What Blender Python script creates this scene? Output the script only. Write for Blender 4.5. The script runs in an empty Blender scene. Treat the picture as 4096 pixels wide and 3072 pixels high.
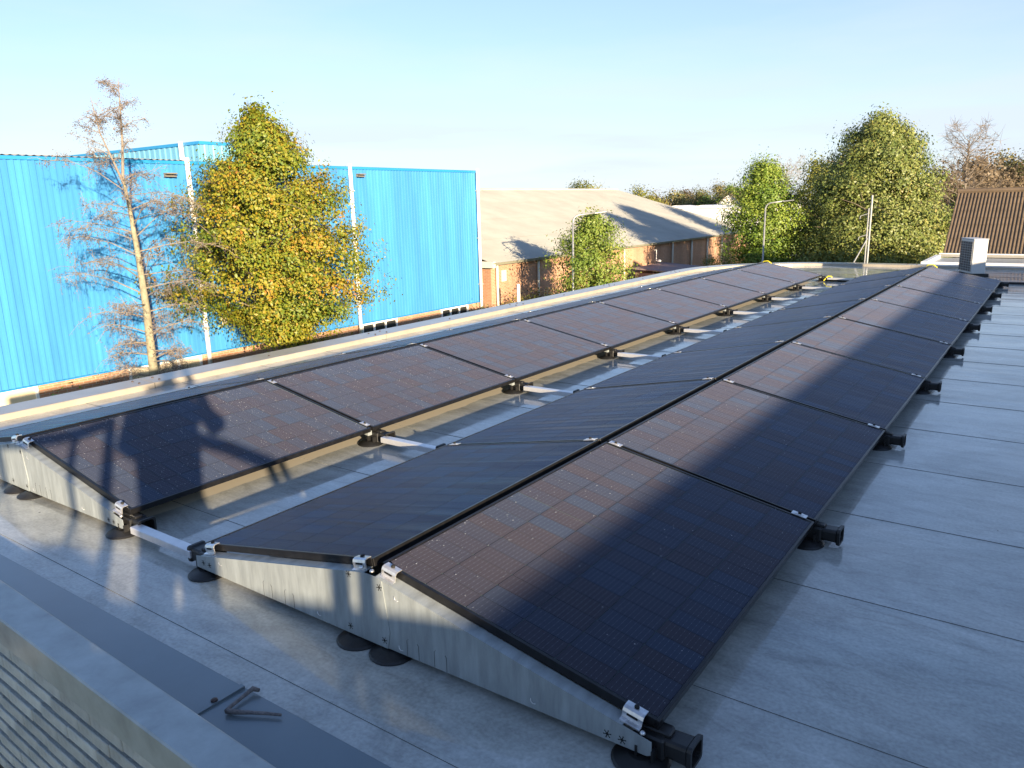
import bpy, math, random
import numpy as np
from mathutils import Vector, Matrix

# ------------------------------------------------------------------ camera, sky, sun
scene = bpy.context.scene
COL = scene.collection
RAD = math.radians

cam_data = bpy.data.cameras.new('camera')
cam = bpy.data.objects.new('camera', cam_data)
COL.objects.link(cam)
CAM = Vector((1.94976, -1.84045, 1.62583))
RX = Vector((0.81616334, 0.57735217, -0.02327822))
UY = Vector((-0.11368628, 0.19994844, 0.9731886))
FW = Vector((-0.566527, 0.79163444, -0.2288276))
m = Matrix(((RX.x, UY.x, -FW.x, CAM.x), (RX.y, UY.y, -FW.y, CAM.y), (RX.z, UY.z, -FW.z, CAM.z), (0, 0, 0, 1)))
cam.matrix_world = m
cam_data.sensor_width = 36.0
cam_data.lens = 3068.86 / 4096 * 36.0
cam_data.clip_start = 0.02
cam_data.clip_end = 5000
scene.camera = cam

SUN_EL, SUN_AZ = RAD(10.0), RAD(120.5)          # azimuth clockwise from +Y (the panel rows run along +Y)
world = bpy.data.worlds.new('World')
scene.world = world
world.use_nodes = True
wn = world.node_tree
wn.nodes.clear()
def wnode(t, **kw):
    n = wn.nodes.new(t)
    for k, v in kw.items():
        setattr(n, k, v)
    return n
sky = wnode('ShaderNodeTexSky', sky_type='NISHITA')
sky.sun_disc = False
sky.sun_elevation = SUN_EL
sky.sun_rotation = SUN_AZ
sky.altitude = 0
sky.air_density = 1.0
sky.dust_density = 0.5
sky.ozone_density = 2.0
bg = wnode('ShaderNodeBackground')
bg.inputs['Strength'].default_value = 0.064
wout = wnode('ShaderNodeOutputWorld')
# thin high cloud and a low bank of cloud, the same all round the sky
tc = wnode('ShaderNodeTexCoord')
mp = wnode('ShaderNodeMapping')
mp.inputs['Scale'].default_value = (1.3, 1.3, 7.0)
nz = wnode('ShaderNodeTexNoise')
nz.inputs['Scale'].default_value = 2.2
nz.inputs['Detail'].default_value = 6
nz.inputs['Roughness'].default_value = 0.55
rp = wnode('ShaderNodeValToRGB')
rp.color_ramp.elements[0].position = 0.42
rp.color_ramp.elements[0].color = (0, 0, 0, 1)
rp.color_ramp.elements[1].position = 0.72
rp.color_ramp.elements[1].color = (0.22, 0.22, 0.22, 1)
mixc = wnode('ShaderNodeMixRGB')
mixc.inputs['Color2'].default_value = (4.6, 4.8, 5.3, 1)
sepz = wnode('ShaderNodeSeparateXYZ')
band = wnode('ShaderNodeValToRGB')
band.color_ramp.elements[0].position = 0.0
band.color_ramp.elements[0].color = (0, 0, 0, 1)
band.color_ramp.elements[1].position = 0.16
band.color_ramp.elements[1].color = (0, 0, 0, 1)
e = band.color_ramp.elements.new(0.045); e.color = (1, 1, 1, 1)
e = band.color_ramp.elements.new(0.085); e.color = (0.9, 0.9, 0.9, 1)
nz2 = wnode('ShaderNodeTexNoise')
nz2.inputs['Scale'].default_value = 3.1
nz2.inputs['Detail'].default_value = 5
mp2 = wnode('ShaderNodeMapping')
mp2.inputs['Scale'].default_value = (1.0, 1.0, 9.0)
mp2.inputs['Location'].default_value = (0.35, 1.7, 0.2)
rp2 = wnode('ShaderNodeValToRGB')
rp2.color_ramp.elements[0].position = 0.44
rp2.color_ramp.elements[0].color = (0, 0, 0, 1)
rp2.color_ramp.elements[1].position = 0.6
rp2.color_ramp.elements[1].color = (0.75, 0.75, 0.75, 1)
mul2 = wnode('ShaderNodeMath', operation='MULTIPLY')
mixb = wnode('ShaderNodeMixRGB')
mixb.inputs['Color2'].default_value = (4.1, 4.6, 5.3, 1)
L = wn.links.new
L(tc.outputs['Generated'], mp.inputs['Vector'])
L(mp.outputs['Vector'], nz.inputs['Vector'])
L(nz.outputs['Fac'], rp.inputs['Fac'])
L(rp.outputs['Color'], mixc.inputs['Fac'])
cool = wnode('ShaderNodeMixRGB', blend_type='MULTIPLY')      # the camera's cool white balance
cool.inputs['Fac'].default_value = 1.0
cool.inputs['Color2'].default_value = (0.76, 1.02, 1.42, 1)
L(sky.outputs['Color'], cool.inputs['Color1'])
L(cool.outputs['Color'], mixc.inputs['Color1'])
L(tc.outputs['Generated'], sepz.inputs['Vector'])
L(sepz.outputs['Z'], band.inputs['Fac'])
L(tc.outputs['Generated'], mp2.inputs['Vector'])
L(mp2.outputs['Vector'], nz2.inputs['Vector'])
L(nz2.outputs['Fac'], rp2.inputs['Fac'])
L(band.outputs['Color'], mul2.inputs[0])
L(rp2.outputs['Color'], mul2.inputs[1])
L(mul2.outputs[0], mixb.inputs['Fac'])
haze_r = wnode('ShaderNodeValToRGB')                       # pale haze low in the sky all round
haze_r.color_ramp.elements[0].position = 0.0
haze_r.color_ramp.elements[0].color = (0.75, 0.75, 0.75, 1)
haze_r.color_ramp.elements[1].position = 0.52
haze_r.color_ramp.elements[1].color = (0.05, 0.05, 0.05, 1)
_e = haze_r.color_ramp.elements.new(0.20); _e.color = (0.36, 0.36, 0.36, 1)
mixh = wnode('ShaderNodeMixRGB')
mixh.inputs['Color2'].default_value = (5.1, 5.4, 6.0, 1)
L(sepz.outputs['Z'], haze_r.inputs['Fac'])
L(haze_r.outputs['Color'], mixh.inputs['Fac'])
L(mixc.outputs['Color'], mixh.inputs['Color1'])
L(mixh.outputs['Color'], mixb.inputs['Color1'])
L(mixb.outputs['Color'], bg.inputs['Color'])
L(bg.outputs['Background'], wout.inputs['Surface'])

sun_data = bpy.data.lights.new('sun', 'SUN')
sun_data.energy = 5.0
sun_data.angle = RAD(0.53)
sun_data.color = (1.0, 0.80, 0.55)
sun = bpy.data.objects.new('sun', sun_data)
COL.objects.link(sun)
SDIR = Vector((math.sin(SUN_AZ) * math.cos(SUN_EL), math.cos(SUN_AZ) * math.cos(SUN_EL), math.sin(SUN_EL)))  # towards the sun
sun.rotation_euler = SDIR.to_track_quat('Z', 'Y').to_euler()
sun.location = (20, -20, 20)

scene.view_settings.view_transform = 'Standard'
scene.view_settings.look = 'None'
scene.view_settings.gamma = 1.0
scene.view_settings.exposure = 1.62
scene.render.resolution_x = 1024
scene.render.resolution_y = 768

# ------------------------------------------------------------------ helpers
def tag(o, label=None, cat=None, group=None, kind=None):
    if label: o['label'] = label
    if cat: o['category'] = cat
    if group: o['group'] = group
    if kind: o['kind'] = kind
    return o

def link(name, mesh, parent=None, loc=None, rot=None):
    o = bpy.data.objects.new(name, mesh)
    COL.objects.link(o)
    if parent: o.parent = parent
    if loc: o.location = loc
    if rot: o.rotation_euler = rot
    return o

def empty(name, loc=(0, 0, 0), rz=0.0):
    o = bpy.data.objects.new(name, None)
    o.empty_display_size = 0.1
    COL.objects.link(o)
    o.location = loc
    o.rotation_euler = (0, 0, rz)
    return o

class MB:
    """collects simple shapes into one mesh"""
    def __init__(s):
        s.v = []; s.f = []
    def add(s, vs, fs):
        b = len(s.v)
        s.v += [tuple(x) for x in vs]
        s.f += [tuple(i + b for i in f) for f in fs]
        return s
    def box(s, c, d, M=None, bev=0.0):
        x, y, z = d[0] / 2, d[1] / 2, d[2] / 2
        if bev > 0:
            b = bev
            vs = []
            for sx in (-1, 1):
                for sy in (-1, 1):
                    for sz in (-1, 1):
                        vs += [(sx * (x - b), sy * (y - b), sz * z), (sx * (x - b), sy * y, sz * (z - b)), (sx * x, sy * (y - b), sz * (z - b))]
            def idx(sx, sy, sz, k): return (((sx > 0) * 4 + (sy > 0) * 2 + (sz > 0)) * 3) + k
            fs = []
            for sz in (-1, 1):
                q = [idx(-1, -1, sz, 0), idx(1, -1, sz, 0), idx(1, 1, sz, 0), idx(-1, 1, sz, 0)]
                fs.append(q if sz > 0 else q[::-1])
            for sy in (-1, 1):
                q = [idx(-1, sy, -1, 1), idx(1, sy, -1, 1), idx(1, sy, 1, 1), idx(-1, sy, 1, 1)]
                fs.append(q if sy < 0 else q[::-1])
            for sx in (-1, 1):
                q = [idx(sx, -1, -1, 2), idx(sx, 1, -1, 2), idx(sx, 1, 1, 2), idx(sx, -1, 1, 2)]
                fs.append(q if sx > 0 else q[::-1])
            for a in (-1, 1):
                for c2 in (-1, 1):
                    fs.append([idx(-1, a, c2, 0), idx(1, a, c2, 0), idx(1, a, c2, 1), idx(-1, a, c2, 1)][::(-1 if a * c2 > 0 else 1)])
                    fs.append([idx(a, -1, c2, 0), idx(a, 1, c2, 0), idx(a, 1, c2, 2), idx(a, -1, c2, 2)][::(1 if a * c2 > 0 else -1)])
                    fs.append([idx(a, c2, -1, 1), idx(a, c2, 1, 1), idx(a, c2, 1, 2), idx(a, c2, -1, 2)][::(1 if a * c2 < 0 else -1)])
                    for c3 in (-1, 1):
                        t = [idx(a, c2, c3, 0), idx(a, c2, c3, 1), idx(a, c2, c3, 2)]
                        fs.append(t if a * c2 * c3 < 0 else t[::-1])
        else:
            vs = [(-x, -y, -z), (x, -y, -z), (x, y, -z), (-x, y, -z), (-x, -y, z), (x, -y, z), (x, y, z), (-x, y, z)]
            fs = [(0, 3, 2, 1), (4, 5, 6, 7), (0, 1, 5, 4), (1, 2, 6, 5), (2, 3, 7, 6), (3, 0, 4, 7)]
        C = Vector(c)
        if M is not None: vs = [M @ Vector(q) + C for q in vs]
        else: vs = [Vector(q) + C for q in vs]
        return s.add(vs, fs)
    def span(s, lo, hi, bev=0.0):
        return s.box([(a + b) / 2 for a, b in zip(lo, hi)], [abs(b - a) for a, b in zip(lo, hi)], bev=bev)
    def tube(s, pts, radii, n=8, cap=True):
        pts = [Vector(p) for p in pts]
        if not hasattr(radii, '__len__'): radii = [radii] * len(pts)
        vs = []; fs = []
        prev = None
        for i, p in enumerate(pts):
            t = (pts[min(i + 1, len(pts) - 1)] - pts[max(i - 1, 0)])
            if t.length < 1e-9: t = Vector((0, 0, 1))
            t.normalize()
            if prev is None:
                a = t.orthogonal().normalized()
            else:
                a = (prev - t * prev.dot(t))
                a = a.normalized() if a.length > 1e-6 else t.orthogonal().normalized()
            prev = a
            b = t.cross(a)
            for k in range(n):
                th = 2 * math.pi * k / n
                vs.append(p + (a * math.cos(th) + b * math.sin(th)) * radii[i])
        for i in range(len(pts) - 1):
            for k in range(n):
                k2 = (k + 1) % n
                fs.append((i * n + k, i * n + k2, (i + 1) * n + k2, (i + 1) * n + k))
        if cap:
            fs.append(tuple(range(n))[::-1])
            fs.append(tuple((len(pts) - 1) * n + k for k in range(n)))
        return s.add(vs, fs)
    def lathe(s, prof, n=20, c=(0, 0, 0), M=None):
        vs = []; fs = []
        for r, z in prof:
            for k in range(n):
                th = 2 * math.pi * k / n
                q = Vector((r * math.cos(th), r * math.sin(th), z))
                if M is not None: q = M @ q
                vs.append(q + Vector(c))
        for i in range(len(prof) - 1):
            for k in range(n):
                k2 = (k + 1) % n
                fs.append((i * n + k, i * n + k2, (i + 1) * n + k2, (i + 1) * n + k))
        fs.append(tuple(range(n))[::-1])
        fs.append(tuple((len(prof) - 1) * n + k for k in range(n)))
        return s.add(vs, fs)
    def prism(s, poly, axis, a, b):
        """polygon (2-D) pushed along an axis from a to b; axis 'y': poly is (x,z); 'x': (y,z); 'z': (x,y)"""
        def P(q, t):
            return {'y': (q[0], t, q[1]), 'x': (t, q[0], q[1]), 'z': (q[0], q[1], t)}[axis]
        n = len(poly)
        vs = [P(q, a) for q in poly] + [P(q, b) for q in poly]
        fs = [tuple(range(n)), tuple(range(n, 2 * n))[::-1]]
        for k in range(n):
            k2 = (k + 1) % n
            fs.append((k, k + n, k2 + n, k2))
        return s.add(vs, fs)
    def mesh(s, name, mat=None, smooth=False):
        me = bpy.data.meshes.new(name)
        me.from_pydata(s.v, [], s.f)
        me.validate()
        if mat: me.materials.append(mat)
        if smooth:
            me.polygons.foreach_set('use_smooth', [True] * len(me.polygons))
        me.update()
        return me
    def build(s, name, mat, parent=None, smooth=False, loc=None, rot=None):
        return link(name, s.mesh(name, mat, smooth), parent, loc, rot)

def np_mesh(name, V, Fq, mat, tint=None, smooth=False):
    """quads from numpy arrays, optional per-vertex tint (0..1)"""
    me = bpy.data.meshes.new(name)
    n, k = len(V), len(Fq)
    me.vertices.add(n)
    me.vertices.foreach_set('co', np.asarray(V, np.float32).ravel())
    w = Fq.shape[1]
    me.loops.add(k * w)
    me.loops.foreach_set('vertex_index', np.asarray(Fq, np.int32).ravel())
    me.polygons.add(k)
    me.polygons.foreach_set('loop_start', np.arange(0, k * w, w, dtype=np.int32))
    me.update(calc_edges=True)
    if tint is not None:
        at = me.attributes.new('tint', 'FLOAT', 'POINT')
        at.data.foreach_set('value', np.asarray(tint, np.float32))
    if smooth:
        me.polygons.foreach_set('use_smooth', [True] * k)
    me.materials.append(mat)
    me.update()
    return me

# ------------------------------------------------------------------ materials
def mat(name, color=(0.5, 0.5, 0.5), rough=0.6, metal=0.0, noise=None, bump=None, spec=0.5, coat=0.0, coat_rough=0.1, coords='Object', rand=0.0, stretch=None):
    """principled material; noise=(scale, amount) varies the colour, bump=(scale, strength) gives relief"""
    mt = bpy.data.materials.new(name)
    mt.use_nodes = True
    nt = mt.node_tree
    b = nt.nodes['Principled BSDF']
    b.inputs['Roughness'].default_value = rough
    b.inputs['Metallic'].default_value = metal
    b.inputs['Specular IOR Level'].default_value = spec
    b.inputs['Coat Weight'].default_value = coat
    b.inputs['Coat Roughness'].default_value = coat_rough
    c = (*color, 1)
    b.inputs['Base Color'].default_value = c
    tcn = nt.nodes.new('ShaderNodeTexCoord')
    last = None
    src = tcn.outputs[coords]
    if stretch:
        mpx = nt.nodes.new('ShaderNodeMapping'); mpx.inputs['Scale'].default_value = stretch
        nt.links.new(src, mpx.inputs['Vector']); src = mpx.outputs['Vector']
    if noise:
        nn = nt.nodes.new('ShaderNodeTexNoise')
        nn.inputs['Scale'].default_value = noise[0]
        nn.inputs['Detail'].default_value = 8
        nn.inputs['Roughness'].default_value = 0.62
        nt.links.new(src, nn.inputs['Vector'])
        r = nt.nodes.new('ShaderNodeValToRGB')
        a = noise[1]
        r.color_ramp.elements[0].position = 0.28
        r.color_ramp.elements[1].position = 0.72
        r.color_ramp.elements[0].color = (color[0] * (1 - a), color[1] * (1 - a), color[2] * (1 - a), 1)
        r.color_ramp.elements[1].color = (min(1, color[0] * (1 + a)), min(1, color[1] * (1 + a)), min(1, color[2] * (1 + a)), 1)
        nt.links.new(nn.outputs['Fac'], r.inputs['Fac'])
        last = r.outputs['Color']
    if rand:
        oi = nt.nodes.new('ShaderNodeObjectInfo')
        mr = nt.nodes.new('ShaderNodeMapRange')
        mr.inputs['To Min'].default_value = 1 - rand
        mr.inputs['To Max'].default_value = 1 + rand
        nt.links.new(oi.outputs['Random'], mr.inputs['Value'])
        hs = nt.nodes.new('ShaderNodeHueSaturation')
        hs.inputs['Color'].default_value = c
        if last: nt.links.new(last, hs.inputs['Color'])
        nt.links.new(mr.outputs['Result'], hs.inputs['Value'])
        last = hs.outputs['Color']
    if last: nt.links.new(last, b.inputs['Base Color'])
    if bump:
        nb = nt.nodes.new('ShaderNodeTexNoise')
        nb.inputs['Scale'].default_value = bump[0]
        nb.inputs['Detail'].default_value = 6
        nt.links.new(tcn.outputs[coords], nb.inputs['Vector'])
        bp = nt.nodes.new('ShaderNodeBump')
        bp.inputs['Strength'].default_value = bump[1]
        bp.inputs['Distance'].default_value = 0.02
        nt.links.new(nb.outputs['Fac'], bp.inputs['Height'])
        nt.links.new(bp.outputs['Normal'], b.inputs['Normal'])
    return mt

def N(nt, t, **kw):
    n = nt.nodes.new(t)
    for k, v in kw.items():
        if k in n.inputs: n.inputs[k].default_value = v
        else: setattr(n, k, v)
    return n

def ramp(nt, stops):
    r = nt.nodes.new('ShaderNodeValToRGB')
    els = r.color_ramp.elements
    els[0].position, els[0].color = stops[0][0], (*stops[0][1], 1)
    els[1].position, els[1].color = stops[-1][0], (*stops[-1][1], 1)
    for p, c in stops[1:-1]:
        e = els.new(p); e.color = (*c, 1)
    return r

# wet roofing membrane: dark and glossy where rain reaches it, dry and pale under the panels
def roof_material():
    mt = bpy.data.materials.new('wet_roof_membrane')
    mt.use_nodes = True
    nt = mt.node_tree; K = nt.links.new
    b = nt.nodes['Principled BSDF']
    geo = N(nt, 'ShaderNodeNewGeometry')
    sep = N(nt, 'ShaderNodeSeparateXYZ')
    K(geo.outputs['Position'], sep.inputs[0])
    # dry strips lie below the two panel rows, with a wavering drip line
    wob = N(nt, 'ShaderNodeTexNoise', Scale=3.0, Detail=4.0)
    K(geo.outputs['Position'], wob.inputs['Vector'])
    wsub = N(nt, 'ShaderNodeMath', operation='SUBTRACT'); wsub.inputs[1].default_value = 0.5
    K(wob.outputs['Fac'], wsub.inputs[0])
    wmul = N(nt, 'ShaderNodeMath', operation='MULTIPLY'); wmul.inputs[1].default_value = 0.10
    K(wsub.outputs[0], wmul.inputs[0])
    xx = N(nt, 'ShaderNodeMath', operation='ADD')
    K(sep.outputs['X'], xx.inputs[0]); K(wmul.outputs[0], xx.inputs[1])
    def strip(c, h):
        s1 = N(nt, 'ShaderNodeMath', operation='SUBTRACT'); s1.inputs[1].default_value = c
        K(xx.outputs[0], s1.inputs[0])
        s2 = N(nt, 'ShaderNodeMath', operation='ABSOLUTE'); K(s1.outputs[0], s2.inputs[0])
        mr = N(nt, 'ShaderNodeMapRange'); mr.inputs['From Min'].default_value = h; mr.inputs['From Max'].default_value = h + 0.012
        mr.inputs['To Min'].default_value = 1; mr.inputs['To Max'].default_value = 0
        K(s2.outputs[0], mr.inputs['Value'])
        return mr.outputs['Result']
    a1 = N(nt, 'ShaderNodeMath', operation='MAXIMUM')
    K(strip(-2.973, 1.0), a1.inputs[0]); K(strip(0.0, 1.0), a1.inputs[1])
    yr = N(nt, 'ShaderNodeMapRange'); yr.inputs['From Min'].default_value = 0.08; yr.inputs['From Max'].default_value = 0.12
    K(sep.outputs['Y'], yr.inputs['Value'])
    yr2 = N(nt, 'ShaderNodeMapRange'); yr2.inputs['From Min'].default_value = 13.75; yr2.inputs['From Max'].default_value = 13.8
    yr2.inputs['To Min'].default_value = 1; yr2.inputs['To Max'].default_value = 0
    K(sep.outputs['Y'], yr2.inputs['Value'])
    a2 = N(nt, 'ShaderNodeMath', operation='MULTIPLY'); K(a1.outputs[0], a2.inputs[0]); K(yr.outputs['Result'], a2.inputs[1])
    dry = N(nt, 'ShaderNodeMath', operation='MULTIPLY'); K(a2.outputs[0], dry.inputs[0]); K(yr2.outputs['Result'], dry.inputs[1])
    # film of water: standing thicker in shallow patches stretched along the sheets
    mpg = N(nt, 'ShaderNodeMapping'); mpg.inputs['Scale'].default_value = (0.55, 1.6, 1.0)
    K(geo.outputs['Position'], mpg.inputs['Vector'])
    wet = N(nt, 'ShaderNodeTexNoise', Scale=1.5, Detail=7.0, Roughness=0.6)
    K(mpg.outputs['Vector'], wet.inputs['Vector'])
    wr = N(nt, 'ShaderNodeMapRange'); wr.inputs['From Min'].default_value = 0.40; wr.inputs['From Max'].default_value = 0.62
    K(wet.outputs['Fac'], wr.inputs['Value'])
    # scuffs and dirt
    dirt = N(nt, 'ShaderNodeTexNoise', Scale=5.0, Detail=10.0, Roughness=0.7, Distortion=0.8)
    mpd = N(nt, 'ShaderNodeMapping'); mpd.inputs['Scale'].default_value = (0.6, 2.2, 1.0)
    K(geo.outputs['Position'], mpd.inputs['Vector']); K(mpd.outputs['Vector'], dirt.inputs['Vector'])
    fine = N(nt, 'ShaderNodeTexNoise', Scale=70.0, Detail=4.0)
    K(geo.outputs['Position'], fine.inputs['Vector'])
    cr = ramp(nt, [(0.30, (0.262, 0.270, 0.248)), (0.46, (0.360, 0.372, 0.345)), (0.6, (0.412, 0.425, 0.398)), (0.8, (0.50, 0.515, 0.485))])
    K(dirt.outputs['Fac'], cr.inputs['Fac'])
    ov = N(nt, 'ShaderNodeMixRGB', blend_type='OVERLAY'); ov.inputs['Fac'].default_value = 0.35
    K(cr.outputs['Color'], ov.inputs['Color1']); K(fine.outputs['Fac'], ov.inputs['Color2'])
    # dried puddle rings, swept patches and grit
    st = N(nt, 'ShaderNodeTexNoise', Scale=1.1, Detail=9.0, Roughness=0.66, Distortion=1.6)
    K(geo.outputs['Position'], st.inputs['Vector'])
    sr = ramp(nt, [(0.38, (0.78, 0.78, 0.78)), (0.50, (1.0, 1.0, 1.0)), (0.56, (1.10, 1.10, 1.10)), (0.60, (0.98, 0.98, 0.98)), (0.72, (1.12, 1.12, 1.12))])
    K(st.outputs['Fac'], sr.inputs['Fac'])
    sm = N(nt, 'ShaderNodeMixRGB', blend_type='MULTIPLY'); sm.inputs['Fac'].default_value = 1.0
    K(ov.outputs['Color'], sm.inputs['Color1']); K(sr.outputs['Color'], sm.inputs['Color2'])
    vo = N(nt, 'ShaderNodeTexVoronoi', Scale=7.0); vo.inputs['Randomness'].default_value = 1.0
    K(geo.outputs['Position'], vo.inputs['Vector'])
    vs_ = N(nt, 'ShaderNodeSeparateColor'); K(vo.outputs['Color'], vs_.inputs[0])
    vth = N(nt, 'ShaderNodeMath', operation='MULTIPLY'); vth.inputs[1].default_value = 0.07; K(vs_.outputs[0], vth.inputs[0])
    vth2 = N(nt, 'ShaderNodeMath', operation='SUBTRACT'); vth2.inputs[1].default_value = 0.030; K(vth.outputs[0], vth2.inputs[0])
    vl = N(nt, 'ShaderNodeMath', operation='LESS_THAN'); K(vo.outputs['Distance'], vl.inputs[0]); K(vth2.outputs[0], vl.inputs[1])
    gm = N(nt, 'ShaderNodeMixRGB'); gm.inputs['Color2'].default_value = (0.06, 0.055, 0.05, 1)
    K(vl.outputs[0], gm.inputs['Fac']); K(sm.outputs['Color'], gm.inputs['Color1'])
    drymix = N(nt, 'ShaderNodeMixRGB'); drymix.inputs['Color2'].default_value = (0.52, 0.475, 0.385, 1)
    K(dry.outputs[0], drymix.inputs['Fac']); K(gm.outputs['Color'], drymix.inputs['Color1'])
    K(drymix.outputs['Color'], b.inputs['Base Color'])
    b.inputs['Roughness'].default_value = 0.55
    b.inputs['Specular IOR Level'].default_value = 0.35
    inv = N(nt, 'ShaderNodeMath', operation='SUBTRACT'); inv.inputs[0].default_value = 1.0; K(dry.outputs[0], inv.inputs[1])
    cw = N(nt, 'ShaderNodeMapRange'); cw.inputs['To Min'].default_value = 0.75; cw.inputs['To Max'].default_value = 1.0
    K(wr.outputs['Result'], cw.inputs['Value'])
    cw2 = N(nt, 'ShaderNodeMath', operation='MULTIPLY'); K(cw.outputs['Result'], cw2.inputs[0]); K(inv.outputs[0], cw2.inputs[1])
    K(cw2.outputs[0], b.inputs['Coat Weight'])
    b.inputs['Coat IOR'].default_value = 1.52
    rr = N(nt, 'ShaderNodeMapRange'); rr.inputs['To Min'].default_value = 0.13; rr.inputs['To Max'].default_value = 0.035
    K(wr.outputs['Result'], rr.inputs['Value'])
    K(rr.outputs['Result'], b.inputs['Coat Roughness'])
    bpn = N(nt, 'ShaderNodeBump', Strength=0.12, Distance=0.004)
    K(dirt.outputs['Fac'], bpn.inputs['Height'])
    K(bpn.outputs['Normal'], b.inputs['Normal'])
    cbn = N(nt, 'ShaderNodeTexNoise', Scale=2.5, Detail=2.0)
    K(mpg.outputs['Vector'], cbn.inputs['Vector'])
    bpc = N(nt, 'ShaderNodeBump', Strength=0.10, Distance=0.02)
    K(cbn.outputs['Fac'], bpc.inputs['Height'])
    K(bpc.outputs['Normal'], b.inputs['Coat Normal'])
    return mt

def cell_material():
    """dark silicon half cells: each one a slightly different brown-violet or blue, with fine wires"""
    mt = bpy.data.materials.new('silicon_cell')
    mt.use_nodes = True
    nt = mt.node_tree; K = nt.links.new
    b = nt.nodes['Principled BSDF']
    oi = N(nt, 'ShaderNodeObjectInfo'); ge = N(nt, 'ShaderNodeNewGeometry')
    ad = N(nt, 'ShaderNodeMath', operation='ADD'); K(oi.outputs['Random'], ad.inputs[0]); K(ge.outputs['Random Per Island'], ad.inputs[1])
    fr = N(nt, 'ShaderNodeMath', operation='FRACT'); K(ad.outputs[0], fr.inputs[0])
    cr = ramp(nt, [(0.0, (0.0046, 0.0043, 0.0056)), (0.35, (0.0044, 0.0044, 0.0061)), (0.65, (0.0041, 0.0047, 0.0070)), (1.0, (0.0039, 0.0051, 0.0082))])
    K(fr.outputs[0], cr.inputs['Fac'])
    tcn = N(nt, 'ShaderNodeTexCoord'); sp = N(nt, 'ShaderNodeSeparateXYZ'); K(tcn.outputs['Object'], sp.inputs[0])
    def grid(sock, period, width, phase=0.0):
        d = N(nt, 'ShaderNodeMath', operation='DIVIDE'); d.inputs[1].default_value = period; K(sock, d.inputs[0])
        p = N(nt, 'ShaderNodeMath', operation='ADD'); p.inputs[1].default_value = 0.5 + phase; K(d.outputs[0], p.inputs[0])
        f = N(nt, 'ShaderNodeMath', operation='FRACT'); K(p.outputs[0], f.inputs[0])
        s = N(nt, 'ShaderNodeMath', operation='SUBTRACT'); s.inputs[1].default_value = 0.5; K(f.outputs[0], s.inputs[0])
        a = N(nt, 'ShaderNodeMath', operation='ABSOLUTE'); K(s.outputs[0], a.inputs[0])
        l = N(nt, 'ShaderNodeMath', operation='LESS_THAN'); l.inputs[1].default_value = width / period / 2; K(a.outputs[0], l.inputs[0])
        return l.outputs[0]
    wires = grid(sp.outputs['X'], 0.0185, 0.0011)
    pads = grid(sp.outputs['Y'], 0.0310, 0.0062)
    pd = N(nt, 'ShaderNodeMapRange'); pd.inputs['To Min'].default_value = 0.22; pd.inputs['To Max'].default_value = 0.95; K(pads, pd.inputs['Value'])
    wm = N(nt, 'ShaderNodeMath', operation='MULTIPLY'); K(wires, wm.inputs[0]); K(pd.outputs['Result'], wm.inputs[1])
    mx = N(nt, 'ShaderNodeMixRGB'); mx.inputs['Color2'].default_value = (0.14, 0.17, 0.21, 1)
    K(wm.outputs[0], mx.inputs['Fac']); K(cr.outputs['Color'], mx.inputs['Color1'])
    K(mx.outputs['Color'], b.inputs['Base Color'])
    # the textured glass and silicon throw light back the way it came: a velvet-like lobe
    sh = N(nt, 'ShaderNodeMixRGB', blend_type='MULTIPLY'); sh.inputs['Fac'].default_value = 1.0; sh.inputs['Color2'].default_value = (24.0, 24.0, 24.0, 1)
    K(cr.outputs['Color'], sh.inputs['Color1'])
    K(sh.outputs['Color'], b.inputs['Sheen Tint'])
    b.inputs['Sheen Weight'].default_value = 1.0
    b.inputs['Sheen Roughness'].default_value = 0.75
    b.inputs['Roughness'].default_value = 0.5
    b.inputs['Specular IOR Level'].default_value = 0.0
    return mt

def glass_material(name='solar_glass', rough=0.06, tintc=(1, 1, 1), f0=0.04, f90=1.0):
    mt = bpy.data.materials.new(name)
    mt.use_nodes = True
    nt = mt.node_tree; K = nt.links.new
    nt.nodes.clear()
    out = N(nt, 'ShaderNodeOutputMaterial')
    tr = N(nt, 'ShaderNodeBsdfTransparent'); tr.inputs['Color'].default_value = (*tintc, 1)
    gl = N(nt, 'ShaderNodeBsdfGlossy'); gl.inputs['Color'].default_value = (1, 1, 1, 1)
    # dew and rain streaks running down the slope roughen the glass
    tcn = N(nt, 'ShaderNodeTexCoord')
    mpn = N(nt, 'ShaderNodeMapping'); mpn.inputs['Scale'].default_value = (0.7, 16.0, 1.0)
    K(tcn.outputs['Object'], mpn.inputs['Vector'])
    ns = N(nt, 'ShaderNodeTexNoise', Scale=1.0, Detail=6.0, Roughness=0.6)
    K(mpn.outputs['Vector'], ns.inputs['Vector'])
    mr = N(nt, 'ShaderNodeMapRange'); mr.inputs['From Min'].default_value = 0.35; mr.inputs['From Max'].default_value = 0.65
    mr.inputs['To Min'].default_value = rough * 0.7; mr.inputs['To Max'].default_value = rough * 2.4
    K(ns.outputs['Fac'], mr.inputs['Value']); K(mr.outputs['Result'], gl.inputs['Roughness'])
    lw = N(nt, 'ShaderNodeLayerWeight'); lw.inputs['Blend'].default_value = 0.5
    pw = N(nt, 'ShaderNodeMath', operation='POWER'); pw.inputs[1].default_value = 5.0; K(lw.outputs['Facing'], pw.inputs[0])
    fr = N(nt, 'ShaderNodeMapRange'); fr.inputs['To Min'].default_value = f0; fr.inputs['To Max'].default_value = f90; K(pw.outputs[0], fr.inputs['Value'])
    ms = N(nt, 'ShaderNodeMixShader')
    K(fr.outputs['Result'], ms.inputs['Fac']); K(tr.outputs[0], ms.inputs[1]); K(gl.outputs[0], ms.inputs[2])
    K(ms.outputs[0], out.inputs['Surface'])
    return mt

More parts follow.
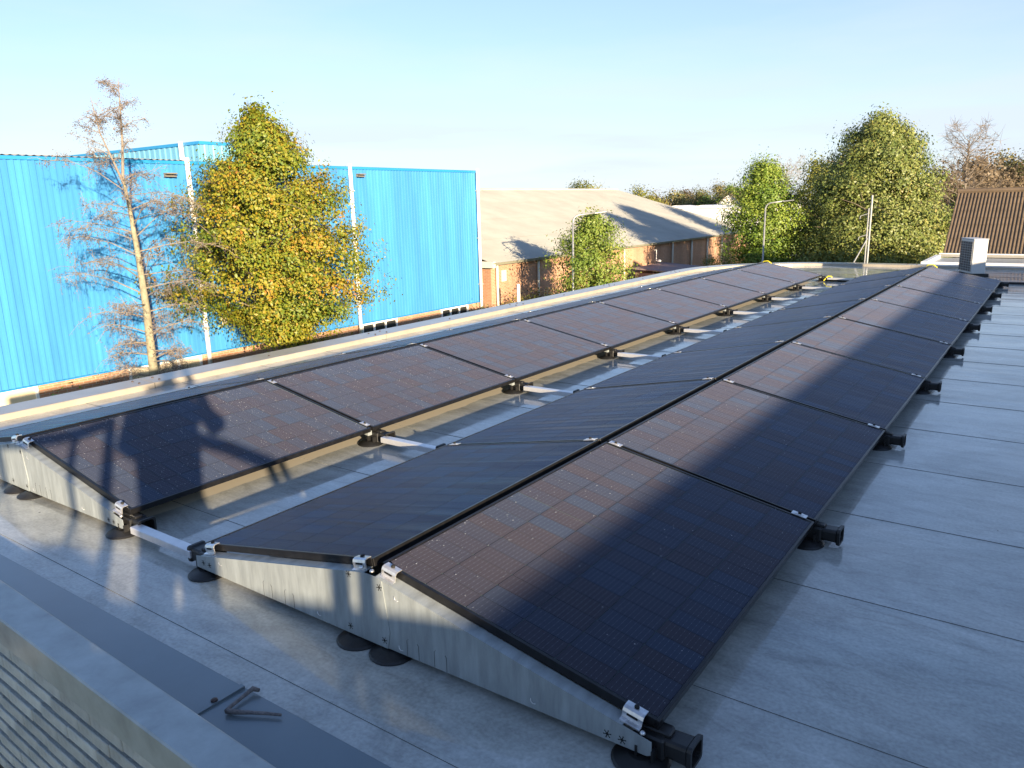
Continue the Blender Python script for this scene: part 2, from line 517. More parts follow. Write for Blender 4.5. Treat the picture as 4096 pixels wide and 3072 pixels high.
def brick_material(name, c1, c2, mortar, plane, scale=1.0, bw=0.22, bh=0.0667, stain=0.25):
    mt = bpy.data.materials.new(name)
    mt.use_nodes = True
    nt = mt.node_tree; K = nt.links.new
    b = nt.nodes['Principled BSDF']
    ge = N(nt, 'ShaderNodeNewGeometry'); sp = N(nt, 'ShaderNodeSeparateXYZ'); K(ge.outputs['Position'], sp.inputs[0])
    cb = N(nt, 'ShaderNodeCombineXYZ')
    ax = {'yz': ('Y', 'Z'), 'xz': ('X', 'Z')}[plane]
    K(sp.outputs[ax[0]], cb.inputs['X']); K(sp.outputs[ax[1]], cb.inputs['Y'])
    bt = N(nt, 'ShaderNodeTexBrick')
    bt.inputs['Color1'].default_value = (*c1, 1); bt.inputs['Color2'].default_value = (*c2, 1); bt.inputs['Mortar'].default_value = (*mortar, 1)
    bt.inputs['Scale'].default_value = scale
    bt.inputs['Mortar Size'].default_value = 0.007
    bt.inputs['Mortar Smooth'].default_value = 0.2
    bt.inputs['Brick Width'].default_value = bw; bt.inputs['Row Height'].default_value = bh
    K(cb.outputs[0], bt.inputs['Vector'])
    ns = N(nt, 'ShaderNodeTexNoise', Scale=0.7, Detail=6.0, Roughness=0.6)
    mps = N(nt, 'ShaderNodeMapping'); mps.inputs['Scale'].default_value = (1.0, 1.4, 0.35)
    K(ge.outputs['Position'], mps.inputs['Vector']); K(mps.outputs['Vector'], ns.inputs['Vector'])
    mr = N(nt, 'ShaderNodeMapRange'); mr.inputs['From Min'].default_value = 0.3; mr.inputs['From Max'].default_value = 0.7
    mr.inputs['To Min'].default_value = 1 - stain; mr.inputs['To Max'].default_value = 1 + stain
    K(ns.outputs['Fac'], mr.inputs['Value'])
    hs = N(nt, 'ShaderNodeHueSaturation'); K(bt.outputs['Color'], hs.inputs['Color']); K(mr.outputs['Result'], hs.inputs['Value'])
    K(hs.outputs['Color'], b.inputs['Base Color'])
    b.inputs['Roughness'].default_value = 0.85
    bpn = N(nt, 'ShaderNodeBump', Strength=0.5, Distance=0.01); bpn.invert = True
    K(bt.outputs['Fac'], bpn.inputs['Height']); K(bpn.outputs['Normal'], b.inputs['Normal'])
    return mt

def leaf_material(name, stops, rough=0.5, trans=0.25):
    """foliage whose colour runs along the clump tint plus a little per leaf"""
    mt = bpy.data.materials.new(name)
    mt.use_nodes = True
    nt = mt.node_tree; K = nt.links.new
    b = nt.nodes['Principled BSDF']
    at = N(nt, 'ShaderNodeAttribute'); at.attribute_name = 'tint'
    cr = ramp(nt, stops)
    K(at.outputs['Fac'], cr.inputs['Fac'])
    K(cr.outputs['Color'], b.inputs['Base Color'])
    b.inputs['Roughness'].default_value = rough
    b.inputs['Specular IOR Level'].default_value = 0.4
    tl = N(nt, 'ShaderNodeBsdfTranslucent'); K(cr.outputs['Color'], tl.inputs['Color'])
    ms = N(nt, 'ShaderNodeMixShader'); ms.inputs['Fac'].default_value = trans
    K(b.outputs['BSDF'], ms.inputs[1]); K(tl.outputs[0], ms.inputs[2])
    K(ms.outputs[0], nt.nodes['Material Output'].inputs['Surface'])
    return mt

M = {}
M['roof'] = roof_material()
M['cell'] = cell_material()
M['glass'] = glass_material('solar_glass', 0.26, f0=0.012, f90=0.30)
M['window_glass'] = glass_material('window_glass', 0.02)
M['black_frame'] = mat('black_anodised_frame', (0.012, 0.012, 0.013), 0.32, 0.3, noise=(30, 0.5), spec=0.5)
M['backsheet'] = mat('panel_backsheet', (0.006, 0.007, 0.008), 0.5, spec=0.0)
_b = M['backsheet'].node_tree.nodes['Principled BSDF']
_b.inputs['Sheen Weight'].default_value = 1.0
_b.inputs['Sheen Roughness'].default_value = 0.75
_b.inputs['Sheen Tint'].default_value = (0.19, 0.26, 0.29, 1)
M['black_plastic'] = mat('black_plastic', (0.012, 0.012, 0.012), 0.45, noise=(25, 0.4))
M['galv'] = mat('galvanised_sheet', (0.315, 0.35, 0.355), 0.45, 0.3, noise=(9, 0.24), bump=(14, 0.08), stretch=(3.0, 1.0, 0.5))
M['alu'] = mat('aluminium', (0.62, 0.63, 0.65), 0.35, 0.55, noise=(12, 0.12))
M['clip'] = mat('clip_steel', (0.66, 0.66, 0.66), 0.3, 0.75, noise=(60, 0.2))
M['slot'] = mat('dark_slot', (0.008, 0.008, 0.008), 0.8)
M['coping'] = mat('coping_metal', (0.34, 0.305, 0.245), 0.42, 0.1, noise=(3.0, 0.16), bump=(5, 0.05), coat=0.6, coat_rough=0.16)
M['trim'] = mat('dark_coated_strip', (0.13, 0.165, 0.18), 0.35, 0.0, noise=(2.0, 0.12), coat=0.5, coat_rough=0.1)
M['cap'] = mat('weathered_cap_sheet', (0.33, 0.365, 0.36), 0.5, 0.0, noise=(6.0, 0.25), bump=(9, 0.2), coat=0.4, coat_rough=0.22)
M['screw'] = mat('rusty_screw', (0.09, 0.06, 0.05), 0.5, 0.5)
M['cream_brick'] = mat('cream_brick', (0.42, 0.44, 0.41), 0.85, noise=(18, 0.2), bump=(40, 0.4), rand=0.15)
M['mortar'] = mat('dark_mortar', (0.022, 0.022, 0.026), 0.9, noise=(30, 0.3))
M['water'] = mat('water_drop', (0.28, 0.30, 0.33), 0.12, 0.0, spec=1.0)

# ------------------------------------------------------------------ ground and the flat roof we look across
GZ = -3.7
rng = random.Random(7)
def ground_material():
    mt = bpy.data.materials.new('ground_grass_and_paving')
    mt.use_nodes = True
    nt = mt.node_tree; K = nt.links.new
    b = nt.nodes['Principled BSDF']
    ge = N(nt, 'ShaderNodeNewGeometry')
    n1 = N(nt, 'ShaderNodeTexNoise', Scale=0.12, Detail=8.0)
    n2 = N(nt, 'ShaderNodeTexNoise', Scale=3.0, Detail=8.0)
    K(ge.outputs['Position'], n1.inputs['Vector']); K(ge.outputs['Position'], n2.inputs['Vector'])
    c1 = ramp(nt, [(0.35, (0.05, 0.075, 0.025)), (0.6, (0.09, 0.11, 0.045)), (0.8, (0.14, 0.125, 0.08))])
    K(n1.outputs['Fac'], c1.inputs['Fac'])
    ov = N(nt, 'ShaderNodeMixRGB', blend_type='OVERLAY'); ov.inputs['Fac'].default_value = 0.6
    K(c1.outputs['Color'], ov.inputs['Color1']); K(n2.outputs['Fac'], ov.inputs['Color2'])
    K(ov.outputs['Color'], b.inputs['Base Color'])
    b.inputs['Roughness'].default_value = 0.9
    return mt
M['ground'] = ground_material()
g = MB(); g.add([(-1500, -600, GZ), (900, -600, GZ), (900, 2500, GZ), (-1500, 2500, GZ)], [(0, 1, 2, 3)])
tag(g.build('ground', M['ground']), kind='structure')
M['asphalt'] = mat('asphalt', (0.055, 0.055, 0.058), 0.85, noise=(1.5, 0.25), coords='Object')
g = MB(); g.add([(-12.6, -60, GZ + 0.004), (-8.2, -60, GZ + 0.004), (-8.2, 36, GZ + 0.004), (-12.6, 36, GZ + 0.004)], [(0, 1, 2, 3)])
tag(g.build('road', M['asphalt']), kind='structure')
M['kerb'] = mat('concrete_kerb', (0.32, 0.31, 0.29), 0.85, noise=(4, 0.2))
g = MB(); g.span((-8.2, -60, GZ - 0.05), (-8.05, 36, GZ + 0.12)); g.span((-12.75, -60, GZ - 0.05), (-12.6, 36, GZ + 0.12))
tag(g.build('kerb', M['kerb']), kind='structure')

# outline of the roof: straight along x = XP, a round corner, then the far edge
XP, YF, RC, XE = -4.93, 17.75, 3.0, 7.2
CX, CY = XP + RC, YF - RC
def left_x(y):
    if y <= CY: return XP
    return CX - math.sqrt(max(0.0, RC * RC - (y - CY) ** 2))
body = MB()
outl = [(XE + 5, -0.72), (XE + 5, YF)]
outl += [(CX - RC * math.sin(t), CY + RC * math.cos(t)) for t in np.linspace(0, math.pi / 2, 13)]
outl += [(XP, -0.72)]
body.prism([(x, y) for x, y in outl], 'z', GZ, -0.02)
M['own_wall'] = mat('rendered_wall', (0.44, 0.40, 0.32), 0.85, noise=(3, 0.15))
roof = tag(body.build('flat_roof', M['own_wall']), kind='structure')
M['seam'] = mat('dirty_seam_edge', (0.10, 0.105, 0.10), 0.8)
seams = [-0.47, -0.36, 0.40]
while seams[-1] < YF - 0.4: seams.append(seams[-1] + 0.915)
seams.append(YF + 0.02)
for i in range(len(seams) - 1):
    y0, y1 = seams[i], seams[i + 1]
    ys = [y0 + (y1 - y0) * t for t in (0, 0.25, 0.5, 0.75, 1.0)]
    b_ = MB(); vs = []; fs = []
    for k, y in enumerate(ys):
        z = 0.0024 * (1 - k / 4.0) + (rng.random() - .5) * 0.0004
        xl = left_x(min(y, YF - 0.001)) - 0.02
        for t in np.linspace(0, 1, 9):
            vs.append((xl + (XE - xl) * t, y, z))
    for k in range(4):
        for j in range(8):
            fs.append((k * 9 + j, k * 9 + j + 1, (k + 1) * 9 + j + 1, (k + 1) * 9 + j))
    nb = len(vs)
    for t in range(9): vs.append((vs[t][0], y0 - 0.0008, -0.003))
    for j in range(8): fs.append((nb + j, nb + j + 1, j + 1, j))
    b_.add(vs, fs)
    o_ = b_.build('membrane_sheet', M['roof'], roof)
    o_.data.materials.append(M['seam'])
    for f in o_.data.polygons:
        if f.index >= 32: f.material_index = 1

# long low wall of the higher storey to the right, outside the picture: its edge throws the long shadow over the panels
WX, WTOP = 7.2, 1.635
w_ = MB(); w_.span((WX, -7.5, -0.02), (WX + 4.8, 17.0, WTOP - 0.06))
w_.span((WX - 0.02, -7.52, WTOP - 0.06), (WX + 4.82, 17.02, WTOP))
M['upper_wall'] = mat('grey_cladding', (0.36, 0.36, 0.36), 0.6, noise=(2, 0.1))
tag(w_.build('upper_wall', M['upper_wall']), kind='structure')

# ------------------------------------------------------------------ parapet coping along the left and far edges
par = tag(empty('roof_parapet', (XP, 6.0, 0.0)), 'low metal coping edging the flat roof on the left and far side', 'parapet')
def path_point(s):
    """distance along the coping's inner line, starting at y=-2.2"""
    L1 = CY + 2.2
    if s <= L1: return Vector((XP, -2.2 + s, 0)), Vector((-1, 0, 0))
    La = RC * math.pi / 2
    if s <= L1 + La:
        t = (s - L1) / RC
        nrm = Vector((-math.cos(t), math.sin(t), 0))
        return Vector((CX, CY, 0)) + nrm * RC, nrm
    return Vector((CX + (s - L1 - La), YF, 0)), Vector((0, 1, 0))
LT = CY + 2.2 + RC * math.pi / 2 + (XE - CX)
joints = [0.0, 1.1]
while joints[-1] + 3.1 < LT: joints.append(joints[-1] + 3.1)
joints.append(LT)
joints = [j for j in joints]
joints = sorted(set([0.0] + [1.06 + 3.1 * k for k in range(0, 12) if 1.06 + 3.1 * k < LT] + [LT]))
prof = [(0.0, -0.03), (0.0, 0.046), (0.006, 0.053), (0.016, 0.055), (0.29, 0.062), (0.305, 0.056), (0.308, -0.22), (0.29, -0.22), (0.29, -0.03)]
for a, b in zip(joints[:-1], joints[1:]):
    n = max(2, int((b - a) / 0.25) + 1)
    vs = []; fs = []
    ss = np.linspace(a + 0.003, b - 0.003, n)
    for s in ss:
        p, nr = path_point(s)
        for (u, z) in prof: vs.append(p + nr * u + Vector((0, 0, z)))
    k = len(prof)
    for i in range(n - 1):
        for j in range(k):
            j2 = (j + 1) % k
            fs.append((i * k + j, i * k + j2, (i + 1) * k + j2, (i + 1) * k + j))
    fs.append(tuple(range(k))[::-1]); fs.append(tuple((n - 1) * k + j for j in range(k)))
    cp = MB().add(vs, fs).build('coping', M['coping'], par)
    cp.matrix_parent_inverse = par.matrix_world.inverted()
    cp.location = -Vector(par.location)
    cp.location = (0, 0, 0)
    cp.matrix_parent_inverse = Matrix.Translation(-Vector(par.location))
    for s in (a + 0.10, (a + b) / 2 - 0.15, b - 0.10):
        p, nr = path_point(min(max(s, 0), LT))
        for u in ((0.09, 0.21) if s != (a + b) / 2 - 0.15 else (0.12,)):
            q = p + nr * u
            sc = MB().lathe([(0.011, 0.0), (0.011, 0.004), (0.006, 0.008)], 8).build('screw', M['screw'], cp, loc=(q.x, q.y, 0.056 + u * 0.02))
for a in joints[1:-1]:
    p, nr = path_point(a)
    t = Vector((nr.y, -nr.x, 0))
    j_ = MB()
    Mx = Matrix(((nr.x, t.x, 0), (nr.y, t.y, 0), (0, 0, 1)))
    j_.box(p + nr * 0.15 + Vector((0, 0, 0.012)), (0.290, 0.05, 0.076), Mx)
    o = j_.build('joint_strip', M['slot'], par)
    o.matrix_parent_inverse = Matrix.Translation(-Vector(par.location))

# ------------------------------------------------------------------ near roof edge: coated strip, raised cap, brick wall below
edge = tag(empty('roof_edge', (0, -0.65, 0.0)), 'dark coated strip and raised metal cap along the near roof edge', 'roof edge')
EPI = Matrix.Translation(-Vector((0, -0.65, 0.0)))
def epart(b_, name, mt):
    o = b_.build(name, mt, edge); o.matrix_parent_inverse = EPI; return o
xs = [-4.9, -2.6, -0.21, 2.4, 5.0, XE]
for a, b in zip(xs[:-1], xs[1:]):
    s_ = MB(); s_.add([(a + .004, -0.475, 0.008), (b - .004, -0.475, 0.008), (b - .004, -0.80, 0.014), (a + .004, -0.80, 0.014),
                       (a + .004, -0.472, 0.0), (b - .004, -0.472, 0.0), (b - .004, -0.80, -0.02), (a + .004, -0.80, -0.02)],
                      [(0, 3, 2, 1)[::-1], (0, 4, 5, 1)[::-1], (1, 5, 6, 2)[::-1], (3, 7, 4, 0)[::-1], (2, 6, 7, 3)[::-1]])
    epart(s_, 'metal_strip', M['trim'])
    j_ = MB(); j_.span((b - 0.009, -0.80, 0.006), (b + 0.011, -0.476, 0.0175))
    epart(j_, 'lap_joint', M['trim'])
def cap_y(x, base): return base - 0.035 * (x + 0.6)
for a, b in ((-4.9, -1.9), (-1.9, 1.1), (1.1, 4.1), (4.1, XE)):
    c_ = MB()
    a += .002; b -= .002
    vs = []
    for x in (a, b):
        yi, yo = cap_y(x, -0.700), cap_y(x, -0.840)
        vs += [(x, yi, 0.0), (x, yi, 0.098), (x, yi - .006, 0.102), (x, yo + .006, 0.107), (x, yo, 0.101), (x, yo, -0.012), (x, yo + .02, -0.012)]
    n = 7
    fs = [(k, (k + 1) % n, (k + 1) % n + n, k + n) for k in range(n)] + [tuple(range(n))[::-1], tuple(range(n, 2 * n))]
    c_.add(vs, [f[::-1] for f in fs])
    epart(c_, 'raised_cap', M['cap'])
s_ = MB().lathe([(0.012, 0), (0.012, 0.008), (0.006, 0.012)], 8)
for x, y in ((-0.215, -0.585), (-2.2, -0.6), (2.0, -0.6)):
    o = link('screw', s_.mesh('screw', M['screw']), edge, (x, y, 0.014)); o.matrix_parent_inverse = EPI

wall = tag(empty('brick_wall', (-0.6, -0.86, -0.5)), 'cream brick wall dropping away below the near roof edge', 'brick wall')
WPI = Matrix.Translation(-Vector((-0.6, -0.86, -0.5)))
core = MB(); core.add([(-4.9, cap_y(-4.9, -.84) + .027, GZ), (XE, cap_y(XE, -.84) + .027, GZ), (XE, cap_y(XE, -.84) + .027, -.012), (-4.9, cap_y(-4.9, -.84) + .027, -.012)], [(0, 1, 2, 3)])
o = core.build('mortar_bed', M['mortar'], wall); o.matrix_parent_inverse = WPI
bm_ = MB().box((0, 0, 0), (0.2188, 0.045, 0.050), bev=0.0025).mesh('brick', M['cream_brick'])
row = 0
z = -0.05
while z > -0.75:
    x = -2.0 + (0.11 if row % 2 else 0.0)
    while x < 0.62:
        o = link('brick', bm_, wall, (x, cap_y(x, -0.84) + 0.032 + rng.uniform(-.002, .002), z + rng.uniform(-.001, .001)), (0, rng.uniform(-.006, .006), -0.035 + rng.uniform(-.004, .004)))
        o.matrix_parent_inverse = WPI
        x += 0.22
    z -= 0.074; row += 1

# small litter lying on the roof edge
tw = MB()
def tz(px): return 0.022
tw.tube([(-0.128, -0.468, 0.022), (-0.150, -0.478, 0.026), (-0.148, -0.500, 0.024), (-0.142, -0.540, 0.022), (-0.134, -0.580, 0.022), (-0.124, -0.600, 0.023)], [.006, .0095, .007, .006, .0065, .0085], 8)
tw.tube([(-0.126, -0.600, 0.023), (-0.095, -0.585, 0.022), (-0.050, -0.558, 0.022), (-0.005, -0.532, 0.021), (0.040, -0.510, 0.020)], [.0085, .008, .006, .0055, .0045], 8)
M['twig'] = mat('weathered_twig', (0.17, 0.15, 0.14), 0.8, noise=(60, 0.4), bump=(80, 0.5))
tag(tw.build('bent_twig', M['twig'], smooth=True), 'bent grey twig lying on the dark strip at the near roof edge', 'twig')
M['leaf_orange'] = mat('orange_leaf', (0.45, 0.13, 0.03), 0.6)
lf = MB(); lf.add([(0, 0, 0), (0.012, 0.005, 0.01), (0.028, 0.0, 0.012), (0.012, -0.012, 0.006)], [(0, 1, 2, 3)])
lf.add([(0, 0, 0), (0.012, -0.012, 0.006), (0.020, -0.024, 0.014), (-0.004, -0.014, 0.009)], [(0, 1, 2, 3)])
tag(lf.build('fallen_leaf', M['leaf_orange'], loc=(-1.19, -0.655, 0.018)), 'tiny orange fallen leaf beside the raised cap of the near roof edge', 'leaf')

# ------------------------------------------------------------------ solar panels
SLOPE = 0.191
PL, PW, PITCH, H0, GAP = 1.722, 1.134, 1.742, 0.13, 0.048
CS, SN = math.cos(SLOPE), math.sin(SLOPE)
ARR = {'right': (0.0, 0.0), 'left': (-2.973, 0.033)}

def frame_mesh():
    f = MB(); h = 0.030; t = 0.011
    X, Y = PW / 2, PL / 2
    for (lo, hi) in (((-X, -Y, -h), (-X + t, Y, .0016)), ((X - t, -Y, -h), (X, Y, .0016)),
                     ((-X + t, -Y, -h), (X - t, -Y + t, .0012)), ((-X + t, Y - t, -h), (X - t, Y, .0012))):
        f.span(lo, hi, bev=0.0012)
    return f.mesh('frame', M['black_frame'])
FRAME = frame_mesh()
GLASS = MB().add([(-PW / 2 + .010, -PL / 2 + .010, 0), (PW / 2 - .010, -PL / 2 + .010, 0), (PW / 2 - .010, PL / 2 - .010, 0), (-PW / 2 + .010, PL / 2 - .010, 0)], [(0, 1, 2, 3)]).mesh('glass_pane', M['glass'])
BACK = MB().span((-PW / 2 + .0105, -PL / 2 + .0105, -.010), (PW / 2 - .0105, PL / 2 - .0105, -.006)).mesh('backsheet', M['backsheet'])
def cell_shape(b_, cx, cy, w=0.1815, l=0.0908, ch=0.004, side=1):
    x, y = w / 2, l / 2
    b_.add([(cx - x + ch, cy - y, -.003), (cx + x - ch, cy - y, -.003), (cx + x, cy - y + ch, -.003), (cx + x, cy + y - ch, -.003), (cx + x - ch, cy + y, -.003), (cx - x + ch, cy + y, -.003), (cx - x, cy + y - ch, -.003), (cx - x, cy - y + ch, -.003),
            (cx - x, cy - y, -.0045), (cx + x, cy - y, -.0045), (cx + x, cy + y, -.0045), (cx - x, cy + y, -.0045)],
           [(0, 1, 2, 3, 4, 5, 6, 7), (8, 9, 1, 0), (9, 10, 3, 2), (10, 11, 5, 4), (11, 8, 7, 6)])
_c = MB(); cell_shape(_c, 0, 0); CELL = _c.mesh('cell', M['cell'])
cell_pos = []
for i in range(6):
    for j in range(18):
        cy = (j - 8.5) * 0.0935 + (0.0012 if j >= 9 else -0.0012)
        cell_pos.append(((i - 2.5) * 0.185, cy))
_c = MB()
for p in cell_pos: cell_shape(_c, *p)
CELLS = _c.mesh('cell_sheet', M['cell'])

def drop_mesh(seed, n, band):
    """rain drops standing on one pane, thicker near the ridge"""
    r = random.Random(seed)
    b_ = MB()
    for _ in range(n):
        u = r.random() ** band
        x = -PW / 2 + .02 + u * (PW - .04)
        y = r.uniform(-PL / 2 + .02, PL / 2 - .02)
        s = 0.0010 + 0.0022 * r.random() ** 2.5
        k = 6
        vs = [(x + s * math.cos(2 * math.pi * i / k), y + s * math.sin(2 * math.pi * i / k), 0.0004) for i in range(k)]
        vs += [(x + .62 * s * math.cos(2 * math.pi * i / k), y + .62 * s * math.sin(2 * math.pi * i / k), 0.0004 + .42 * s) for i in range(k)]
        vs.append((x, y, 0.0004 + .58 * s))
        fs = [(i, (i + 1) % k, (i + 1) % k + k, i + k) for i in range(k)] + [(i + k, (i + 1) % k + k, 2 * k) for i in range(k)]
        b_.add(vs, fs)
    return b_.mesh('rain_drops', M['water'], True)
DROPS = [drop_mesh(3, 1500, 1.5), drop_mesh(5, 1100, 1.3), drop_mesh(8, 260, 2.4)]

ORD = ['nearest', 'second', 'third', 'fourth', 'fifth', 'sixth', 'seventh', 'farthest']
FACE = {('right', 1): 'outer right slope of the right double row', ('right', -1): 'left slope of the right double row',
        ('left', 1): 'right slope of the left double row', ('left', -1): 'far left slope of the left double row'}
prg = random.Random(21)
for arr, (ax, ay) in ARR.items():
    for side in (1, -1):
        for k in range(8):
            xc = ax + side * (GAP / 2 + PW * CS / 2)
            zc = H0 + PW * SN / 2 + prg.uniform(-.0015, .0015)
            yc = ay + k * PITCH + PL / 2
            o = empty('solar_panel', (xc, yc, zc))
            # local +X runs down the slope; the left slope is turned half round
            o.rotation_euler = (prg.uniform(-.0012, .0012), SLOPE + prg.uniform(-.0012, .0012), 0.0) if side == 1 else (0.0, SLOPE, math.pi)
            if side == -1:
                o.rotation_mode = 'XYZ'
                o.rotation_euler = (Matrix.Rotation(math.pi, 3, 'Z') @ Matrix.Rotation(SLOPE, 3, 'Y')).to_euler()
            state = {('right', 1): 'half shadowed black panel', ('right', -1): 'dark shaded panel', ('left', 1): 'sunlit panel', ('left', -1): 'thin sliver of panel'}[(arr, side)]
            if arr == 'left' and side == 1 and k == 0: state = 'rain-beaded panel under the railing shadow'
            tag(o, '%s, %s on the %s' % (state, ORD[k], FACE[(arr, side)]), 'solar panel', 'solar panels of the ' + FACE[(arr, side)])
            link('frame', FRAME, o)
            link('glass_pane', GLASS, o)
            link('backsheet', BACK, o)
            if side == 1 and k < (5 if arr == 'right' else 5):
                for (cx, cy) in cell_pos: link('cell', CELL, o, (cx, cy, 0))
            else:
                tag(link('cell_sheet', CELLS, o), kind='stuff')
            if side == 1 and k < 3:
                d = link('rain_drops', DROPS[k] if arr == 'left' else DROPS[2], o)
                tag(d, kind='stuff')

# ------------------------------------------------------------------ mounting: feet, end plates, clips, link tubes
def foot_meshes():
    disc = MB().lathe([(0.088, 0.0), (0.090, 0.006), (0.083, 0.012), (0.060, 0.020), (0.040, 0.026)], 28).mesh('foot_disc', M['black_plastic'], False)
    blk = MB()
    blk.span((-0.050, -0.045, 0.018), (0.050, 0.045, 0.088), bev=0.006)
    blk.span((-0.058, -0.020, 0.020), (0.060, 0.020, 0.098), bev=0.004)
    for s in (-1, 1): blk.add([(-.085, s * .018, .014), (-.05, s * .018, .07), (-.05, s * .024, .07), (-.085, s * .024, .014)], [(0, 1, 2, 3)])
    blk.span((-0.03, -0.070, 0.014), (-0.022, 0.070, 0.06)); blk.span((0.022, -0.070, 0.014), (0.03, 0.070, 0.06))
    # flared rectangular socket open towards +X
    sock = MB()
    def ring(x, w, z0, z1, r=0.012):
        pts = []
        for (cy, cz, a0) in ((w - r, z1 - r, 0), (-w + r, z1 - r, 90), (-w + r, z0 + r, 180), (w - r, z0 + r, 270)):
            for t in (0, 45, 90):
                th = RAD(a0 + t); pts.append((x, cy + r * math.cos(th), cz + r * math.sin(th)))
        return pts
    rings = [ring(0.045, .036, .028, .086), ring(0.115, .038, .026, .088), ring(0.122, .045, .018, .096), ring(0.135, .046, .017, .097), ring(0.135, .036, .027, .087), ring(0.06, .032, .032, .082)]
    vs = [p for r in rings for p in r]; fs = []
    n = 12
    for i in range(len(rings) - 1):
        for k in range(n): fs.append((i * n + k, i * n + (k + 1) % n, (i + 1) * n + (k + 1) % n, (i + 1) * n + k))
    fs.append(tuple(5 * n + k for k in range(n)))
    sock.add(vs, fs)
    return disc, blk.mesh('foot_block', M['black_plastic']), sock.mesh('socket', M['black_plastic'])
DISC, BLOCK, SOCK = foot_meshes()
# clip that holds two neighbouring panels: folded plate with a bolt
cl = MB(); cl.span((-0.036, -0.019, 0.0022), (0.036, 0.019, 0.0052), bev=0.0008)
cl.span((-0.020, -0.0085, 0.0052), (0.020, 0.0085, 0.0078), bev=0.0008)
CLIP = cl.mesh('clip', M['clip'])
BOLT = MB().lathe([(0.0085, 0.0), (0.0085, 0.006), (0.005, 0.009)], 6).mesh('bolt', M['slot'])
# end clip: hooked over the frame, bent down its side and out onto the plate
ec = MB()
prof = [(0.018, 0.0025), (0.018, 0.0060), (-0.004, 0.0066), (-0.014, 0.002), (-0.018, -0.008), (-0.016, -0.030), (-0.030, -0.034), (-0.030, -0.038), (-0.012, -0.035), (-0.013, -0.008), (-0.009, 0.0), (-0.002, 0.0028)]
ec.prism([(y, z) for y, z in prof], 'x', -0.034, 0.034)
ECLIP = ec.mesh('end_clip', M['clip'])
slot_ = MB().span((-0.018, -0.0195, -0.016), (0.018, -0.0165, -0.009)).mesh('clip_slot', M['slot'])

def star_mesh():
    b_ = MB()
    for a in range(6):
        th = RAD(a * 60 + 12)
        d = Vector((math.cos(th), 0, math.sin(th))); p = Vector((-math.sin(th), 0, math.cos(th)))
        pts = [d * .003 - p * .0018, d * .010 - p * .0014, d * .0128 - p * .0026, d * .0152, d * .0128 + p * .0026, d * .010 + p * .0014, d * .003 + p * .0018]
        b_.add([(q.x, 0, q.z) for q in pts], [tuple(range(7))])
    k = 10
    b_.add([(.0048 * math.cos(2 * math.pi * i / k), -.0001, .0048 * math.sin(2 * math.pi * i / k)) for i in range(k)], [tuple(range(k))])
    return b_.mesh('star_slot', M['slot'])
STAR = star_mesh()

def slope_pt(side, s, off=0.0):
    """point on the panel face s metres down the slope from the ridge, off above it"""
    return side * (GAP / 2 + s * CS + off * SN), H0 + (PW - s) * SN + off * CS

def end_plate(parent, sgn):
    """galvanised gable plate; sgn -1 = near end (faces the camera)"""
    y0 = 0.0
    ridge = 0.310; low = 0.090
    left = [(-1.135, 0.036), (0.075, 0.030), (0.090, 0.10), (0.062, ridge - .010), (0.03, ridge), (-0.03, ridge), (-1.135, low)]
    right = [(0.045, 0.031), (1.12, 0.038), (1.135, 0.046), (1.135, low), (0.03, ridge - .001), (0.045, ridge - .03)]
    pa = MB().prism(left, 'y', y0 - 0.0042, y0 - 0.0022).build('plate_sheet', M['galv'], parent)
    pb = MB().prism(right, 'y', y0 - 0.0018, y0).build('plate_sheet', M['galv'], parent)
    fl = MB()
    for s in (-1, 1):
        x0, z0, x1, z1 = s * 0.03, ridge - .001, s * (1.04 if s > 0 else 1.10), 0
        z1 = ridge - (abs(x1) - .03) * (ridge - low) / 1.105
        v = [(x0, y0 - .003, z0), (x1, y0 - .003, z1), (x1, y0 + .046, z1 + .004), (x0, y0 + .046, z0 + .004), (x0, y0 - .003, z0 - .002), (x1, y0 - .003, z1 - .002), (x1, y0 + .046, z1 + .002), (x0, y0 + .046, z0 + .002)]
        fl.add(v, [(0, 1, 2, 3) if s > 0 else (3, 2, 1, 0), (0, 4, 5, 1), (1, 5, 6, 2), (4, 7, 6, 5), (3, 2, 6, 7), (0, 3, 7, 4)])
    fl.build('top_flange', M['galv'], parent)
    for (x, z) in ((-1.08, .068), (-1.035, .068), (-.11, .282), (.05, .272), (-.12, .062), (.06, .060), (.99, .058), (1.04, .058)):
        link('star_slot', STAR, parent, (x, y0 - (0.0048 if x < .07 else .0024), z))
    rv = MB().lathe([(0.009, 0), (0.009, 0.003), (0.006, 0.008), (0.002, 0.010)], 10).mesh('rivet', M['clip'], True)
    for (x, z) in ((-.055, ridge + .0045), (0.0, ridge + .0045), (1.10, low + .006)):
        link('rivet', rv, parent, (x, y0 + .012, z))
    tb_ = MB().tube([(-.028, -.0003, 0), (-.028, -.0003, .062), (-.020, -.0003, .070)], .0007, 4)
    tb_.tube([(.028, -.0003, 0), (.028, -.0003, .056), (.022, -.0003, .064)], .0007, 4)
    tb_ = tb_.mesh('pressed_tab', M['slot'])
    for x in (-.62, -.48, .20, .33):
        link('pressed_tab', tb_, parent, (x, y0 - (0.0042 if x < 0 else .0018), .034))
    # pressed crescents and scratched tabs in the sheet
    cr = MB().tube([(0.010, -.0006, -.008), (0.0, -.0012, -.010), (-.008, -.0012, -.004), (-.009, -.0006, .006)], 0.0016, 5).mesh('dimple', M['clip'], True)
    for (x, z) in ((-.95, .10), (-.30, .06), (.13, .25), (.14, .055), (.72, .065)):
        link('dimple', cr, parent, (x, y0 - (0.0042 if x < .05 else .0018), z))

